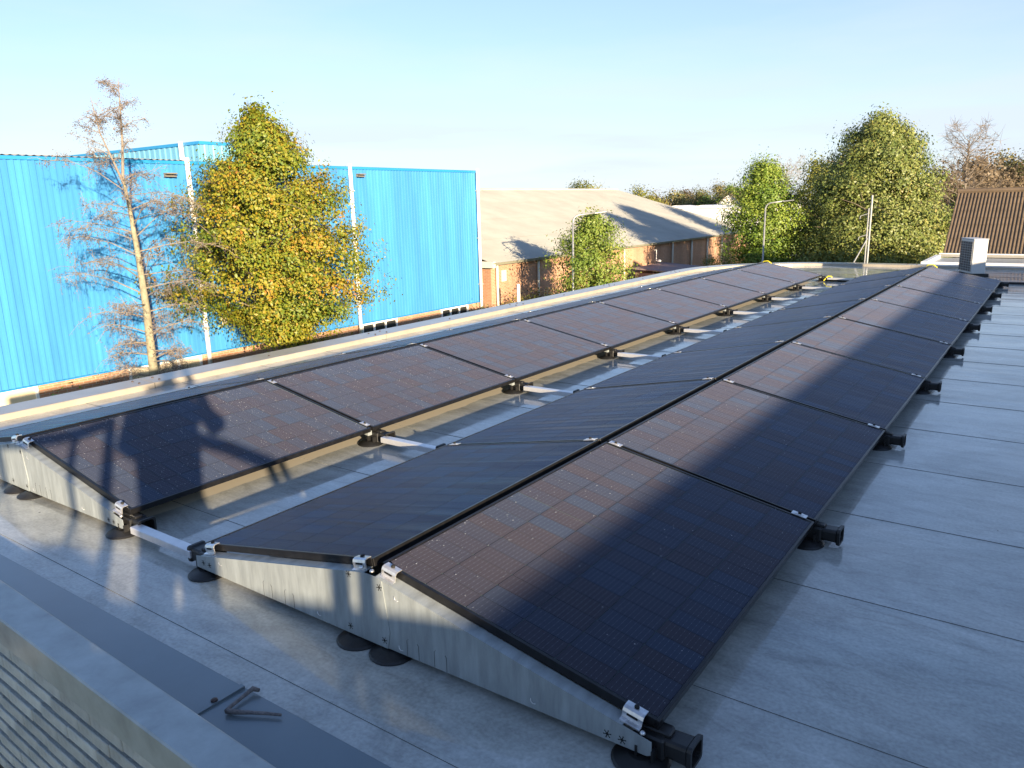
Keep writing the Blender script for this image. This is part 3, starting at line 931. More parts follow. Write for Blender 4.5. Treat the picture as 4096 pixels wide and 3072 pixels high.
arn = {'right': 'right', 'left': 'left'}
EDGE_N = ['near end', 'first seam', 'second seam', 'third seam', 'fourth seam', 'fifth seam', 'sixth seam', 'seventh seam', 'far end']
for arr, (ax, ay) in ARR.items():
    for k in range(9):
        y = -0.046 if k == 0 else (7 * PITCH + PL + 0.025 if k == 8 else k * PITCH - 0.010)
        fr = empty('mounting_frame', (ax, ay + y, 0.0))
        tag(fr, 'black feet and silver clips at the %s of the %s double row' % (EDGE_N[k], arr), 'panel mount', 'panel mounts of the two double rows')
        if k == 0: end_plate(fr, -1)
        else:
            bm = MB()
            for s in (-1, 1):
                xa, za = slope_pt(s, 0.03, -0.034); xb, zb = slope_pt(s, PW - .02, -0.034)
                bm.add([(xa, -.018, za), (xb, -.018, zb), (xb, .018, zb), (xa, .018, za), (xa, -.018, za - .04), (xb, -.018, zb - .03), (xb, .018, zb - .03), (xa, .018, za - .04)],
                       [(0, 1, 2, 3), (0, 4, 5, 1), (2, 6, 7, 3), (4, 7, 6, 5), (1, 5, 6, 2), (0, 3, 7, 4)])
            bm.span((-.10, -.018, .03), (.10, .018, .285))
            bm.build('support_beam', M['galv'], fr)
        for s in (-1, 1):
            rz = 0 if s > 0 else math.pi
            ft = link('foot', BLOCK, fr, (s * 1.112, 0.066, 0), (0, 0, rz))
            link('foot_disc', DISC, ft, (-0.02, -0.045 * s, 0))
            link('socket', SOCK, ft)
        for x in (-0.10, 0.075):
            link('foot_disc', DISC, fr, (x, 0.02, 0))
        for s in (-1, 1):
            for d in (0.055, PW - 0.075):
                x, z = slope_pt(s, d, 0.0)
                rot = (0, SLOPE, 0) if s > 0 else tuple((Matrix.Rotation(math.pi, 3, 'Z') @ Matrix.Rotation(SLOPE, 3, 'Y')).to_euler())
                if k == 0:
                    rot2 = (0, s * SLOPE, 0)
                    c = link('clip', ECLIP, fr, (x, 0.038, z), rot2)
                    link('clip_slot', slot_, c)
                    link('bolt', BOLT, c, (0, .006, .006))
                else:
                    c = link('clip', CLIP, fr, (x, 0.0, z), rot)
                    link('bolt', BOLT, c, (0, 0, .0078))
TUBE = MB().span((-0.26, -0.028, 0.040), (0.26, 0.028, 0.078), bev=0.003).mesh('link_tube', M['alu'])
for k in range(9):
    y = -0.046 if k == 0 else (7 * PITCH + PL + 0.025 if k == 8 else k * PITCH - 0.010)
    o = link('link_tube', TUBE, None, (-2.973 / 2, y + 0.045, 0.0))
    tag(o, 'bare aluminium tube joining the two double rows at their ' + EDGE_N[k], 'metal tube', 'link tubes between the double rows')

# ------------------------------------------------------------------ things standing on the far end of the roof
def child(b_, name, mt, root, smooth=False):
    o = b_.build(name, mt, root, smooth)
    o.matrix_parent_inverse = Matrix.Translation(-Vector(root.location))
    return o

ac = empty('air_conditioner', (0.50, 16.05, 0.0), RAD(-64))
tag(ac, 'white outdoor air conditioning unit standing behind the far end of the right double row', 'air conditioner')
M['ac_white'] = mat('white_painted_steel', (0.50, 0.50, 0.48), 0.45, noise=(6, 0.06))
M['ac_dark'] = mat('dark_fins', (0.035, 0.038, 0.042), 0.6, noise=(20, 0.3))
M['wire'] = mat('grey_wire', (0.35, 0.36, 0.36), 0.5)
b_ = MB(); b_.span((-0.31, -0.13, 0.07), (0.31, 0.13, 0.735), bev=0.012); b_.build('casing', M['ac_white'], ac)
b_ = MB(); b_.span((-0.285, -0.136, 0.11), (0.285, -0.127, 0.69)); b_.span((-0.325, -0.11, 0.11), (-0.306, 0.10, 0.69)); b_.build('coil', M['ac_dark'], ac)
b_ = MB()
for i in range(13):
    z = 0.115 + i * 0.0475
    b_.span((-0.295, -0.1425, z - .0025), (0.295, -0.1375, z + .0025))
    b_.span((-0.332, -0.115, z - .0025), (-0.327, 0.105, z + .0025))
for i in range(6): b_.span((-0.285 + i * .114 - .0025, -0.1415, 0.11), (-0.285 + i * .114 + .0025, -0.1385, 0.69))
for i in range(3): b_.span((-0.3305, -0.11 + i * .10 - .0025, 0.11), (-0.3285, -0.11 + i * .10 + .0025, 0.69))
b_.build('wire_guard', M['wire'], ac)
b_ = MB(); b_.span((-0.318, -0.138, 0.7352), (0.318, 0.138, 0.748), bev=0.004); b_.build('top_cover', M['ac_white'], ac)
b_ = MB(); b_.span((0.3095, -0.09, 0.28), (0.316, 0.09, 0.52), bev=0.004); b_.build('service_panel', M['ac_white'], ac)
for x in (-0.22, 0.22):
    b_ = MB(); b_.span((x - .05, -0.20, 0.0), (x + .05, 0.22, 0.068), bev=0.01); b_.build('rubber_foot', M['black_plastic'], ac)

ms = empty('roof_mast', (-1.90, 18.45, 0.0))
tag(ms, 'slim galvanised mast with a slanting brace just beyond the far roof edge', 'mast')
M['galv2'] = mat('galvanised_pole', (0.30, 0.31, 0.31), 0.45, 0.4, noise=(10, 0.15))
b_ = MB(); b_.tube([(-1.90, 18.45, -0.3), (-1.90, 18.45, 1.62)], 0.022, 10); child(b_, 'pole', M['galv2'], ms)
b_ = MB(); b_.tube([(-1.955, 18.45, -0.3), (-1.955, 18.45, 1.32)], 0.016, 8); child(b_, 'side_pole', M['galv2'], ms)
b_ = MB(); b_.tube([(-2.22, 18.35, -0.05), (-1.93, 18.45, 0.62)], 0.016, 8); child(b_, 'brace', M['galv2'], ms)
for z in (0.70, 1.20):
    b_ = MB(); b_.tube([(-1.95, 18.45, z), (-2.06, 18.42, z - .04), (-2.12, 18.40, z - .06), (-2.13, 18.40, z - .13)], 0.010, 6); child(b_, 'hook', M['galv2'], ms)

M['yellow'] = mat('yellow_cable', (0.62, 0.55, 0.03), 0.45)
M['blackcab'] = mat('black_conduit', (0.015, 0.015, 0.016), 0.5)
b_ = MB(); b_.tube([(-1.80, 13.93, .02), (-1.78, 13.99, .06), (-1.74, 14.0, .105), (-1.68, 14.02, .10), (-1.66, 14.05, .04), (-1.55, 14.08, .016), (-1.35, 14.05, .03), (-1.12, 14.03, .032)], 0.011, 7)
tag(b_.build('earth_cable', M['yellow'], smooth=True), 'yellow and green earth cable looping from the far corner of the left row', 'cable')
b_ = MB(); b_.tube([(-1.9, 14.06, .022), (-1.5, 14.02, .021), (-1.1, 14.05, .021), (-.6, 14.12, .021), (-.2, 14.25, .021), (.5, 14.5, .021), (1.1, 14.68, .021), (1.7, 14.70, .021), (7.0, 14.72, .021)], 0.020, 8)
tag(b_.build('cable_conduit', M['blackcab'], smooth=True), 'black conduit lying across the wet roof past the far ends of both rows', 'conduit')
for (x, nm) in ((-2.973, 'left'), (0.0, 'right')):
    b_ = MB(); b_.tube([(x - .10, 14.0, .30), (x - .02, 13.99, .368), (x + .06, 13.985, .372), (x + .12, 13.99, .33), (x + .16, 14.0, .22)], 0.010, 7)
    tag(b_.build('ridge_cable', M['yellow'], smooth=True), 'short yellow cable arching over the far ridge end of the %s double row' % nm, 'cable')

# ------------------------------------------------------------------ blue metal hall
BX = -19.0
M['blue'] = mat('sky_blue_cladding', (0.045, 0.215, 0.46), 0.42, 0.0, noise=(1.0, 0.20), spec=0.45, rand=0.07, stretch=(1.0, 2.2, 0.22))
M['blue_trim'] = mat('sky_blue_flashing', (0.02, 0.21, 0.44), 0.4, noise=(0.8, 0.1))
M['white_pipe'] = mat('white_pvc', (0.78, 0.77, 0.74), 0.45, noise=(2, 0.06))
M['tan_roof'] = mat('tan_sheet_roof', (0.42, 0.37, 0.28), 0.75, noise=(1.5, 0.15))
M['plinth'] = brick_material('orange_brick', (0.44, 0.225, 0.13), (0.38, 0.18, 0.095), (0.48, 0.39, 0.29), 'yz')
M['white_frame'] = mat('white_window_frame', (0.75, 0.74, 0.71), 0.5, noise=(5, 0.08))
M['blind'] = mat('cream_blind', (0.60, 0.52, 0.36), 0.8, noise=(10, 0.12))
M['dark_room'] = mat('dark_interior', (0.02, 0.022, 0.022), 0.9)
blue = empty('blue_hall', (BX, 10.0, GZ))
tag(blue, 'long sky blue ribbed metal hall on a low brick plinth behind the left trees', 'hall')
Y0B, Y1B, ZB0, ZB1 = -14.0, 25.15, -2.57, 2.94
def ribbed(y0, y1, z0, z1, x, pitch=0.16, depth=0.032, axis='x'):
    """one vertical sheet of trapezoidal ribs facing +X (axis x) or -Y (axis y)"""
    vs = []; pts = []
    y = y0
    while y < y1 - 1e-6:
        for f, d in ((0.0, 0.0), (0.42, 0.0), (0.55, depth), (0.87, depth)):
            yy = y + f * pitch
            if yy <= y1: pts.append((yy, d))
        y += pitch
    pts.append((y1, 0.0))
    for (yy, d) in pts:
        for z in (z0, z1):
            vs.append((x + d, yy, z) if axis == 'x' else (yy, x - d, z))
    n = len(pts)
    fs = [(2 * i, 2 * i + 2, 2 * i + 3, 2 * i + 1) for i in range(n - 1)]
    return MB().add(vs, fs)
yy = Y0B
while yy < Y1B - .2:
    y2 = min(yy + 0.96, Y1B)
    child(ribbed(yy, y2, ZB0, ZB1, BX), 'cladding_sheet', M['blue'], blue)
    yy = y2
b_ = MB(); b_.span((BX - 0.30, Y0B, GZ), (BX - 0.06, Y1B, ZB0 + 0.4)); child(b_, 'plinth', M['plinth'], blue)
b_ = MB(); b_.span((-52, Y0B, GZ), (BX - 0.31, Y1B - .02, 2.93)); child(b_, 'core', M['blue_trim'], blue)
b_ = MB(); b_.prism([(BX - .05, 2.94), (BX + .05, 2.945), (BX + .055, 3.03), (BX - .12, 3.05), (BX - .12, 2.96)], 'y', Y0B, Y1B + .04); child(b_, 'eaves_trim', M['blue_trim'], blue)
b_ = MB(); b_.span((BX - .06, Y0B, ZB0 - .035), (BX + .06, Y1B, ZB0 - .004)); child(b_, 'drip_edge', M['blue_trim'], blue)
b_ = MB(); b_.span((BX - .10, Y1B - .02, ZB0), (BX + .045, Y1B + .06, 2.945)); child(b_, 'corner_trim', M['blue_trim'], blue)
rf = MB()
pts = []
y = Y0B; 
while y < 11.8:
    pts += [(y, 0.0), (y + .09, 0.035)]; y += 0.18
vs = []
for (yy, d) in pts: vs += [(BX - .14, yy, 3.045 + d), (-38.0, yy, 4.1 + d)]
rf.add(vs, [(2 * i, 2 * i + 1, 2 * i + 3, 2 * i + 2) for i in range(len(pts) - 1)])
child(rf, 'roof', M['tan_roof'], blue)
for y in (3.9, 11.50, 17.78, 25.10):
    b_ = MB(); b_.tube([(BX + .11, y, -3.3), (BX + .11, y, 3.12)], 0.068, 12); o = child(b_, 'downpipe', M['white_pipe'], blue, True)
    for z in (-1.8, 0.2, 2.2):
        c_ = MB(); c_.span((BX + .03, y - .082, z - .02), (BX + .19, y + .082, z + .02)); c_.build('pipe_bracket', M['wire'], o)
def plinth_window(y0, y1, panes, glazed, zt=-2.606, h=0.78):
    fw = 0.07
    fr = MB()
    fr.span((BX - .075, y0, zt - fw), (BX + .0, y1, zt)); fr.span((BX - .075, y0, zt - h), (BX + .0, y1, zt - h + fw))
    n = panes
    wpan = (y1 - y0 - fw * (n + 1)) / n
    for i in range(n + 1):
        a = y0 + i * (wpan + fw); fr.span((BX - .074, a, zt - h + fw), (BX - .001, a + fw, zt - fw))
    o = child(fr, 'window', M['white_frame'], blue)
    for i in range(n):
        a = y0 + fw + i * (wpan + fw)
        p_ = MB(); p_.span((BX - .058, a, zt - h + fw), (BX - .050, a + wpan, zt - fw))
        q = p_.build('pane', M['dark_room'] if glazed else M['blind'], o)
        if glazed:
            g_ = MB(); g_.add([(BX - .03, a, zt - h + fw), (BX - .03, a + wpan, zt - h + fw), (BX - .03, a + wpan, zt - fw), (BX - .03, a, zt - fw)], [(0, 1, 2, 3)])
            g_.build('glass_pane', M['window_glass'], o)
plinth_window(4.6, 6.66, 2, False)
plinth_window(9.05, 11.32, 3, False)
plinth_window(17.95, 19.85, 3, True)
plinth_window(22.5, 24.3, 3, True)
M['lamp_grey'] = mat('wall_lamp_grey', (0.16, 0.15, 0.13), 0.5)
for (y, z) in ((10.93, 2.66), (18.28, 2.76)):
    b_ = MB(); b_.span((BX + .03, y - .16, z), (BX + .22, y + .16, z + .035)); b_.span((BX + .03, y - .16, z - .075), (BX + .18, y + .16, z - .04)); b_.span((BX + .03, y - .15, z - .045), (BX + .07, y + .15, z + .005))
    child(b_, 'wall_lamp', M['lamp_grey'], blue)
b_ = MB(); b_.span((BX + .033, 12.10, -1.80), (BX + .05, 12.44, -1.50)); child(b_, 'vent_cover', M['blind'], blue)

tall = empty('tall_blue_hall', (-24.0, 15.35, GZ))
tag(tall, 'taller pale blue hall rising behind the roof of the long blue hall', 'hall')
TX, TY = -24.0, 15.35
M['blue_pale'] = mat('pale_blue_cladding', (0.12, 0.32, 0.46), 0.5, 0.0, noise=(0.4, 0.12), spec=0.3)
child(ribbed(-46.0, TX, GZ, 3.98, TY, 0.36, 0.03, 'y'), 'gable_cladding', M['blue_pale'], tall)
child(ribbed(TY, 18.9, GZ, 3.98, TX, 0.36, 0.03, 'x'), 'side_cladding', M['blue_pale'], tall)
b_ = MB(); b_.span((-46.0, TY + .06, GZ), (TX - .06, 18.85, 3.96)); child(b_, 'core', M['blue_trim'], tall)
b_ = MB(); b_.span((-46.05, TY - .06, 3.98), (TX + .06, TY + .2, 4.09)); b_.span((TX - .2, TY + .2, 3.981), (TX + .06, 18.9, 4.088)); child(b_, 'roof_trim', M['blue_trim'], tall)
b_ = MB(); b_.tube([(TX - 1.0, TY - .12, 1.0), (TX - 1.0, TY - .12, 4.13)], 0.085, 12); child(b_, 'downpipe', M['white_pipe'], tall, True)

# ------------------------------------------------------------------ long brick hall with a pale corrugated roof
bh = empty('brick_hall', (-19.0, 40.0, GZ))
tag(bh, 'long low orange brick hall under a pale corrugated roof right of the blue hall', 'hall')
M['brick_hall'] = brick_material('orange_brick_hall', (0.44, 0.225, 0.13), (0.38, 0.18, 0.095), (0.48, 0.38, 0.28), 'yz')
M['brick_gable'] = brick_material('orange_brick_gable', (0.44, 0.225, 0.13), (0.38, 0.18, 0.095), (0.48, 0.38, 0.28), 'xz')
M['fibre'] = mat('pale_fibre_cement', (0.39, 0.385, 0.34), 0.85, noise=(0.5, 0.14))
M['gutter'] = mat('grey_green_gutter', (0.21, 0.205, 0.15), 0.55, noise=(2, 0.15))
M['pale_pipe'] = mat('pale_grey_pipe', (0.62, 0.60, 0.50), 0.5, noise=(2, 0.1))
YA, YZ, XR, ZE, ZR = 26.0, 60.7, -31.0, -0.94, 2.52
b_ = MB(); b_.span((XR * 2 + 19.0, YA, GZ), (-19.0, YZ, ZE - .02)); child(b_, 'wall', M['brick_hall'], bh)
for (y, nm) in ((YA, 0), (YZ, 1)):
    b_ = MB(); d = -.004 if nm == 0 else .004
    b_.add([(-19.002, y + d, GZ), (XR * 2 + 19.0, y + d, GZ), (XR * 2 + 19.0, y + d, ZE - .05), (XR, y + d, ZR - .1), (-19.002, y + d, ZE - .05)], [(0, 1, 2, 3, 4) if nm else (4, 3, 2, 1, 0)])
    child(b_, 'gable_wall', M['brick_gable'], bh)
def corr_roof(xa, za, xb, zb, y0, y1, pitch, depth):
    pts = []; y = y0
    k = 0
    while y < y1:
        for t in range(4): pts.append((y + pitch * t / 4, depth * math.sin(math.pi * t / 2)))
        y += pitch
    vs = []
    for (yy, d) in pts: vs += [(xa, yy, za + d), (xb, yy, zb + d)]
    return MB().add(vs, [(2 * i, 2 * i + 2, 2 * i + 3, 2 * i + 1) for i in range(len(pts) - 1)])
sl = (ZR - ZE) / (-19.0 - XR)
xa = -18.72
nstep = 4
for i in range(nstep):       # four courses of sheets up the slope, each lapped over the one below
    x0 = xa + (XR - xa) * i / nstep + (0.12 if i else 0.0); x1 = xa + (XR - xa) * (i + 1) / nstep
    zf = lambda x: ZE + (-19.0 - x) * sl + 0.05 + i * 0.004
    child(corr_roof(x0, zf(x0) + 0.012 * (i > 0), x1, zf(x1), YA - .15, YZ + .2, 0.20, 0.028), 'roof_course', M['fibre'], bh, True)
b_ = MB(); b_.add([(XR, YA - .15, ZR + .05), (XR, YZ + .2, ZR + .05), (XR * 2 + 19, YZ + .2, ZE), (XR * 2 + 19, YA - .15, ZE)], [(0, 1, 2, 3)]); child(b_, 'back_roof', M['fibre'], bh)
b_ = MB(); b_.tube([(XR, YA - .2, ZR + .07), (XR, YZ + .25, ZR + .07)], 0.11, 8); child(b_, 'ridge_cap', M['fibre'], bh)
b_ = MB(); b_.prism([(-18.98, ZE - .12), (-18.72, ZE - .12), (-18.68, ZE + .0), (-18.71, ZE + .0), (-18.74, ZE - .09), (-18.97, ZE - .09)], 'y', YA - .2, YZ); child(b_, 'gutter', M['gutter'], bh)
b_ = MB(); b_.span((-20.4, YA - .22, ZE - .22), (-18.7, YA - .03, ZE + .06)); child(b_, 'gable_fascia', M['pale_pipe'], bh)
for y in (26.35, 29.75, 38.85, 45.70, 48.9, 51.75, 54.6):
    b_ = MB(); b_.tube([(-18.90, y, GZ), (-18.90, y, ZE - .12)], 0.062, 10); child(b_, 'downpipe', M['pale_pipe'], bh, True)
b_ = MB(); b_.span((-18.98, 26.75, -1.85), (-18.93, 27.1, -1.35)); child(b_, 'wall_plate', M['pale_pipe'], bh)

# small brown shed in front of it, white marker post, pipes
sh = empty('brown_shed', (-16.6, 41.5, GZ))
tag(sh, 'small flat brown shed roof in front of the brick hall wall', 'shed')
M['shed'] = mat('brown_boards', (0.20, 0.13, 0.11), 0.7, noise=(3, 0.2))
M['shed_roof'] = mat('purple_brown_roof', (0.20, 0.15, 0.15), 0.7, noise=(2, 0.15))
b_ = MB(); b_.span((-18.2, 38.9, GZ), (-15.4, 43.0, -2.45)); child(b_, 'wall', M['shed'], sh)
b_ = MB(); b_.prism([(-18.35, -2.22), (-15.2, -2.44), (-15.2, -2.38), (-18.35, -2.16)], 'y', 38.7, 43.2); child(b_, 'roof', M['shed_roof'], sh)
b_ = MB(); b_.lathe([(0.07, GZ), (0.07, -1.86), (0.045, -1.78)], 10, (-17.2, 25.57, 0))
tag(b_.build('marker_post', M['white_pipe']), 'short white post in the weeds before the brick hall', 'post')
b_ = MB(); b_.tube([(-18.1, 41.5, -1.95), (-18.1, 41.5, -1.30), (-18.1, 41.25, -1.29)], 0.02, 6); b_.lathe([(0.12, -2.02), (0.13, -1.95), (0.06, -1.90)], 10, (-18.0, 41.7, 0))
tag(b_.build('wall_conduit', M['white_pipe']), 'thin white conduit with a round lamp on the brick hall wall', 'conduit')

# ------------------------------------------------------------------ street lamps
def lamp(loc, ztop, arm, name_label, az):
    r = empty('street_lamp', (loc[0], loc[1], GZ))
    tag(r, name_label, 'street lamp', 'grey street lamps')
    a = Vector((math.sin(az), math.cos(az), 0))
    p = Vector((loc[0], loc[1], 0))
    b_ = MB(); b_.tube([p + Vector((0, 0, GZ)), p + Vector((0, 0, GZ + 1.2)), p + Vector((0, 0, GZ + 1.25)), p + Vector((0, 0, ztop - .35))], [.068, .066, .050, .040], 12)
    child(b_, 'pole', M['galv2'], r, True)
    pts = [p + Vector((0, 0, ztop - .36))]
    for t in np.linspace(0, math.pi / 2, 7):
        pts.append(p + a * (.30 * (1 - math.cos(t))) + Vector((0, 0, ztop - .35 + .30 * math.sin(t))))
    pts.append(p + a * arm + Vector((0, 0, ztop + .02)))
    b_ = MB(); b_.tube(pts, .034, 10); child(b_, 'arm', M['galv2'], r, True)
    c = p + a * (arm + .20) + Vector((0, 0, ztop + .03))
    sd = Vector((a.y, -a.x, 0))
    b_ = MB(); Mx = Matrix(((a.x, sd.x, 0), (a.y, sd.y, 0), (0, 0, 1)))
    b_.box(c, (.52, .17, .05), Mx @ Matrix.Rotation(RAD(-6), 3, 'Y'), bev=.016)
    child(b_, 'lamp_head', M['galv2'], r)
lamp((-14.6, 25.85), 1.16, 0.95, 'slim grey street lamp beside the small tree before the brick hall', RAD(45))
lamp((-10.25, 37.0), 1.42, 0.85, 'slim grey street lamp before the bright green tree', RAD(75))

# ------------------------------------------------------------------ trees
def leaves(C, Nn, size, tint, rs, aspect=0.62):
    """kite-shaped leaves: centres, rough normals, sizes"""
    n = len(C)
    nn = Nn / np.maximum(1e-6, np.linalg.norm(Nn, axis=1, keepdims=True))
    r = rs.normal(size=(n, 3))
    a = np.cross(nn, r); a /= np.maximum(1e-6, np.linalg.norm(a, axis=1, keepdims=True))
    b = np.cross(nn, a)
    h = size[:, None] * 0.5
    fold = nn * size[:, None] * 0.12
    V = np.stack([C - a * h, C + b * h * aspect + fold, C + a * h, C - b * h * aspect + fold], 1).reshape(-1, 3)
    F_ = np.arange(n * 4, dtype=np.int32).reshape(n, 4)
    return V, F_, np.repeat(tint, 4)

def grow(rs, base, top, r0, nlimb, zfrac, reach, rise, sub=4, lean=None, twist=0.0):
    """trunk, limbs and twigs as one mesh; also returns the twig ends"""
    b_ = MB(); ends = []
    base = Vector(base); top = Vector(top)
    npt = 9
    tr = []
    for i in range(npt):
        t = i / (npt - 1)
        p = base.lerp(top, t) + Vector((rs.normal() * .05, rs.normal() * .05, 0)) * (0.3 + t) * (0 if i == 0 else 1)
        tr.append(p)
    b_.tube(tr, [max(0.012, r0 * (1 - 0.93 * (i / (npt - 1)) ** 0.85)) for i in range(npt)], 9)
    H = (top - base).length
    for i in range(nlimb):
        t = zfrac + (0.97 - zfrac) * (i + rs.random() * .7) / nlimb
        k = min(npt - 2, int(t * (npt - 1))); f = t * (npt - 1) - k
        p = tr[k].lerp(tr[k + 1], f)
        az = i * 2.399 + rs.normal() * .35 + twist
        R = reach(t) * (0.8 + .35 * rs.random())
        d = Vector((math.cos(az), math.sin(az), 0))
        up = rise(t)
        pts = [p]
        for q in (0.3, 0.6, 0.85, 1.0):
            pts.append(p + d * R * q + Vector((0, 0, up * R * (q ** 1.4) + rs.normal() * .05)) + Vector((rs.normal(), rs.normal(), 0)) * .06 * R)
        rb = max(0.012, r0 * 0.42 * (1 - t * .75))
        b_.tube(pts, [rb, rb * .72, rb * .5, rb * .32, rb * .16], 6, cap=False)
        ends.append(pts[-1])
        for s_ in range(sub):
            q = 0.3 + .65 * (s_ + rs.random()) / sub
            k2 = min(3, int(q * 4)); pp = pts[k2].lerp(pts[k2 + 1], q * 4 - k2 if k2 < 4 else 1)
            dv = Vector((rs.normal(), rs.normal(), rs.normal() * .6 + up * .6)).normalized()
            dv = (dv + d * .8).normalized()
            l = R * (0.24 + .26 * rs.random())
            e1 = pp + dv * l * .5; e2 = pp + dv * l + Vector((0, 0, -l * .10))
            b_.tube([pp, e1, e2], [rb * .34, rb * .22, rb * .10], 5, cap=False)
            ends.append(e2)
    return b_, ends

BARK = mat('grey_brown_bark', (0.15, 0.12, 0.085), 0.9, noise=(9, 0.45), bump=(14, 0.6))
BARK_Y = mat('lichen_yellow_bark', (0.235, 0.215, 0.145), 0.9, noise=(7, 0.4), bump=(14, 0.5))

def leafy(name, label, cat, base, top_z, prof, nclump, per, lsize, lmat, seed, trunk_r=.16, z_low=None, group=None, core=0.35, spread=.34, squash=0.8, lean=(0, 0), noise_amt=.22, droop=0.25, nlimb=22, sprigs=0):
    """broadleaf tree: prof(t) gives crown radius at height fraction t (0 bottom of crown, 1 top)"""
    rs = np.random.default_rng(seed)
    root = empty(name, base)
    tag(root, label, cat, group)
    z0 = z_low; z1 = top_z
    H = z1 - z0
    reach = lambda t: max(.15, prof(min(1, max(0, ((base[2] + t * (z1 - base[2])) - z0) / H))) * .8)
    tb, ends = grow(rs, base, (base[0] + lean[0], base[1] + lean[1], z1 - .35), trunk_r, nlimb, max(.12, (z0 - base[2]) / (z1 - base[2]) * .9), reach, lambda t: .25 + .5 * t)
    child(tb, 'trunk', BARK, root, True)
    C = []; W = []; T = []
    lob = rs.random((14, 3)) * 2 - 1
    nl2 = max(6, nclump // 9)                  # foliage sits on boughs: about nine clumps to each
    while len(C) < nclump:
        q = len(C) // 9
        t = ((q + rs.random()) / nl2) % 1.0
        az = q * 2.399 + rs.normal() * .25
        r = prof(t) * (.80 + .38 * rs.random())
        up = H * (.02 + .10 * t) * rs.random()
        bt = rs.random()
        for k in range(9):
            f = core + (1 - core) * ((k + rs.random()) / 9.0) ** .8
            a2 = az + rs.normal() * .30 * f
            rr = r * f
            C.append((base[0] + lean[0] * t + math.cos(a2) * rr, base[1] + lean[1] * t + math.sin(a2) * rr, z0 + t * H + up * f - .06 * r * f * f + rs.normal() * .07 * noise_amt * 5 * .6))
            W.append((math.cos(a2), math.sin(a2), .45))
            T.append(.65 * bt + .35 * rs.random())
    C = C[:nclump]; W = W[:nclump]; T = T[:nclump]
    cnt = [per] * nclump
    for _ in range(sprigs):      # thin shoots standing out of the outline
        t = rs.random() ** .8; az = rs.random() * 2 * math.pi
        rr = prof(t) * (1.02 + .30 * rs.random()) + .08
        C.append((base[0] + math.cos(az) * rr, base[1] + math.sin(az) * rr, z0 + t * H + .25 * t * rs.random()))
        W.append((math.cos(az), math.sin(az), .45)); T.append(rs.random()); cnt.append(int(per * .22))
    C = np.array(C); W = np.array(W); T = np.array(T)
    idx = np.repeat(np.arange(len(C)), cnt)
    n = len(idx)
    off = rs.normal(size=(n, 3)) * np.array([spread, spread, spread * squash])
    off *= (0.55 + .8 * rs.random((len(C), 1)))[idx]
    if sprigs: off[per * nclump:] *= np.array([.42, .42, .75])
    P = C[idx] + off
    P[:, 2] -= droop * (off[:, 0] ** 2 + off[:, 1] ** 2)
    Nv = W[idx] * .9 + off / spread * .5 + rs.normal(size=(n, 3)) * .55
    sz = lsize * (0.5 + 1.0 * rs.random(n) ** 1.6)
    tint = np.clip(T[idx] * .55 + rs.random(n) * .45 , 0, 1)
    V, F_, tt = leaves(P, Nv, sz, tint, rs)
    me = np_mesh('crown', V, F_, lmat, tt)
    o = link('crown', me, root); o.matrix_parent_inverse = Matrix.Translation(-Vector(root.location))
    return root

L_OAK = leaf_material('autumn_leaves', [(0.0, (0.060, 0.120, 0.014)), (0.38, (0.150, 0.195, 0.018)), (0.66, (0.27, 0.235, 0.020)), (0.86, (0.35, 0.200, 0.024)), (1.0, (0.36, 0.125, 0.030))])
L_GRN = leaf_material('green_leaves', [(0.0, (0.060, 0.128, 0.017)), (0.5, (0.150, 0.232, 0.028)), (1.0, (0.285, 0.330, 0.049))])
L_BIG = leaf_material('olive_leaves', [(0.0, (0.070, 0.115, 0.030)), (0.5, (0.165, 0.205, 0.050)), (0.85, (0.27, 0.27, 0.075)), (1.0, (0.40, 0.30, 0.09))], rough=.45)
L_OLV = leaf_material('mixed_leaves', [(0.0, (0.077, 0.119, 0.022)), (0.5, (0.175, 0.189, 0.036)), (1.0, (0.336, 0.266, 0.056))])
L_SML = leaf_material('small_tree_leaves', [(0.0, (0.070, 0.135, 0.020)), (0.5, (0.165, 0.235, 0.034)), (1.0, (0.30, 0.29, 0.06))])
L_FAR = leaf_material('far_leaves', [(0.0, (0.068, 0.098, 0.035)), (0.5, (0.150, 0.158, 0.056)), (1.0, (0.300, 0.217, 0.096))])
L_RED = leaf_material('russet_leaves', [(0.0, (0.085, 0.072, 0.045)), (0.5, (0.155, 0.115, 0.07)), (1.0, (0.22, 0.155, 0.085))])
L_BUSH = leaf_material('shrub_leaves', [(0.0, (0.052, 0.095, 0.018)), (0.5, (0.143, 0.162, 0.030)), (0.8, (0.273, 0.216, 0.048)), (1.0, (0.312, 0.135, 0.060))])

# the big orange-green tree before the blue hall
def oak_prof(t):
    pts = [(0, .5), (.09, 1.2), (.18, 2.35), (.27, 2.75), (.44, 2.8), (.60, 2.25), (.77, 1.5), (.90, .75), (1.0, .15)]
    for (a, ra), (b, rb) in zip(pts[:-1], pts[1:]):
        if t <= b: return ra + (rb - ra) * (t - a) / (b - a)
    return .2
leafy('autumn_tree', 'tall broad tree with orange and green autumn leaves before the blue hall', 'tree', (-16.4, 12.35, GZ), 3.7, oak_prof, 540, 190, .082, L_OAK, 11, .17, -2.0, core=.30, spread=.24, lean=(0, -.15), noise_amt=.15, nlimb=40, sprigs=130)
def t3(t):
    pts = [(0, .9), (.12, 1.3), (.3, 1.55), (.55, 1.6), (.72, 1.25), (.86, .8), (1, .2)]
    for (a, ra), (b, rb) in zip(pts[:-1], pts[1:]):
        if t <= b: return ra + (rb - ra) * (t - a) / (b - a)
    return .2
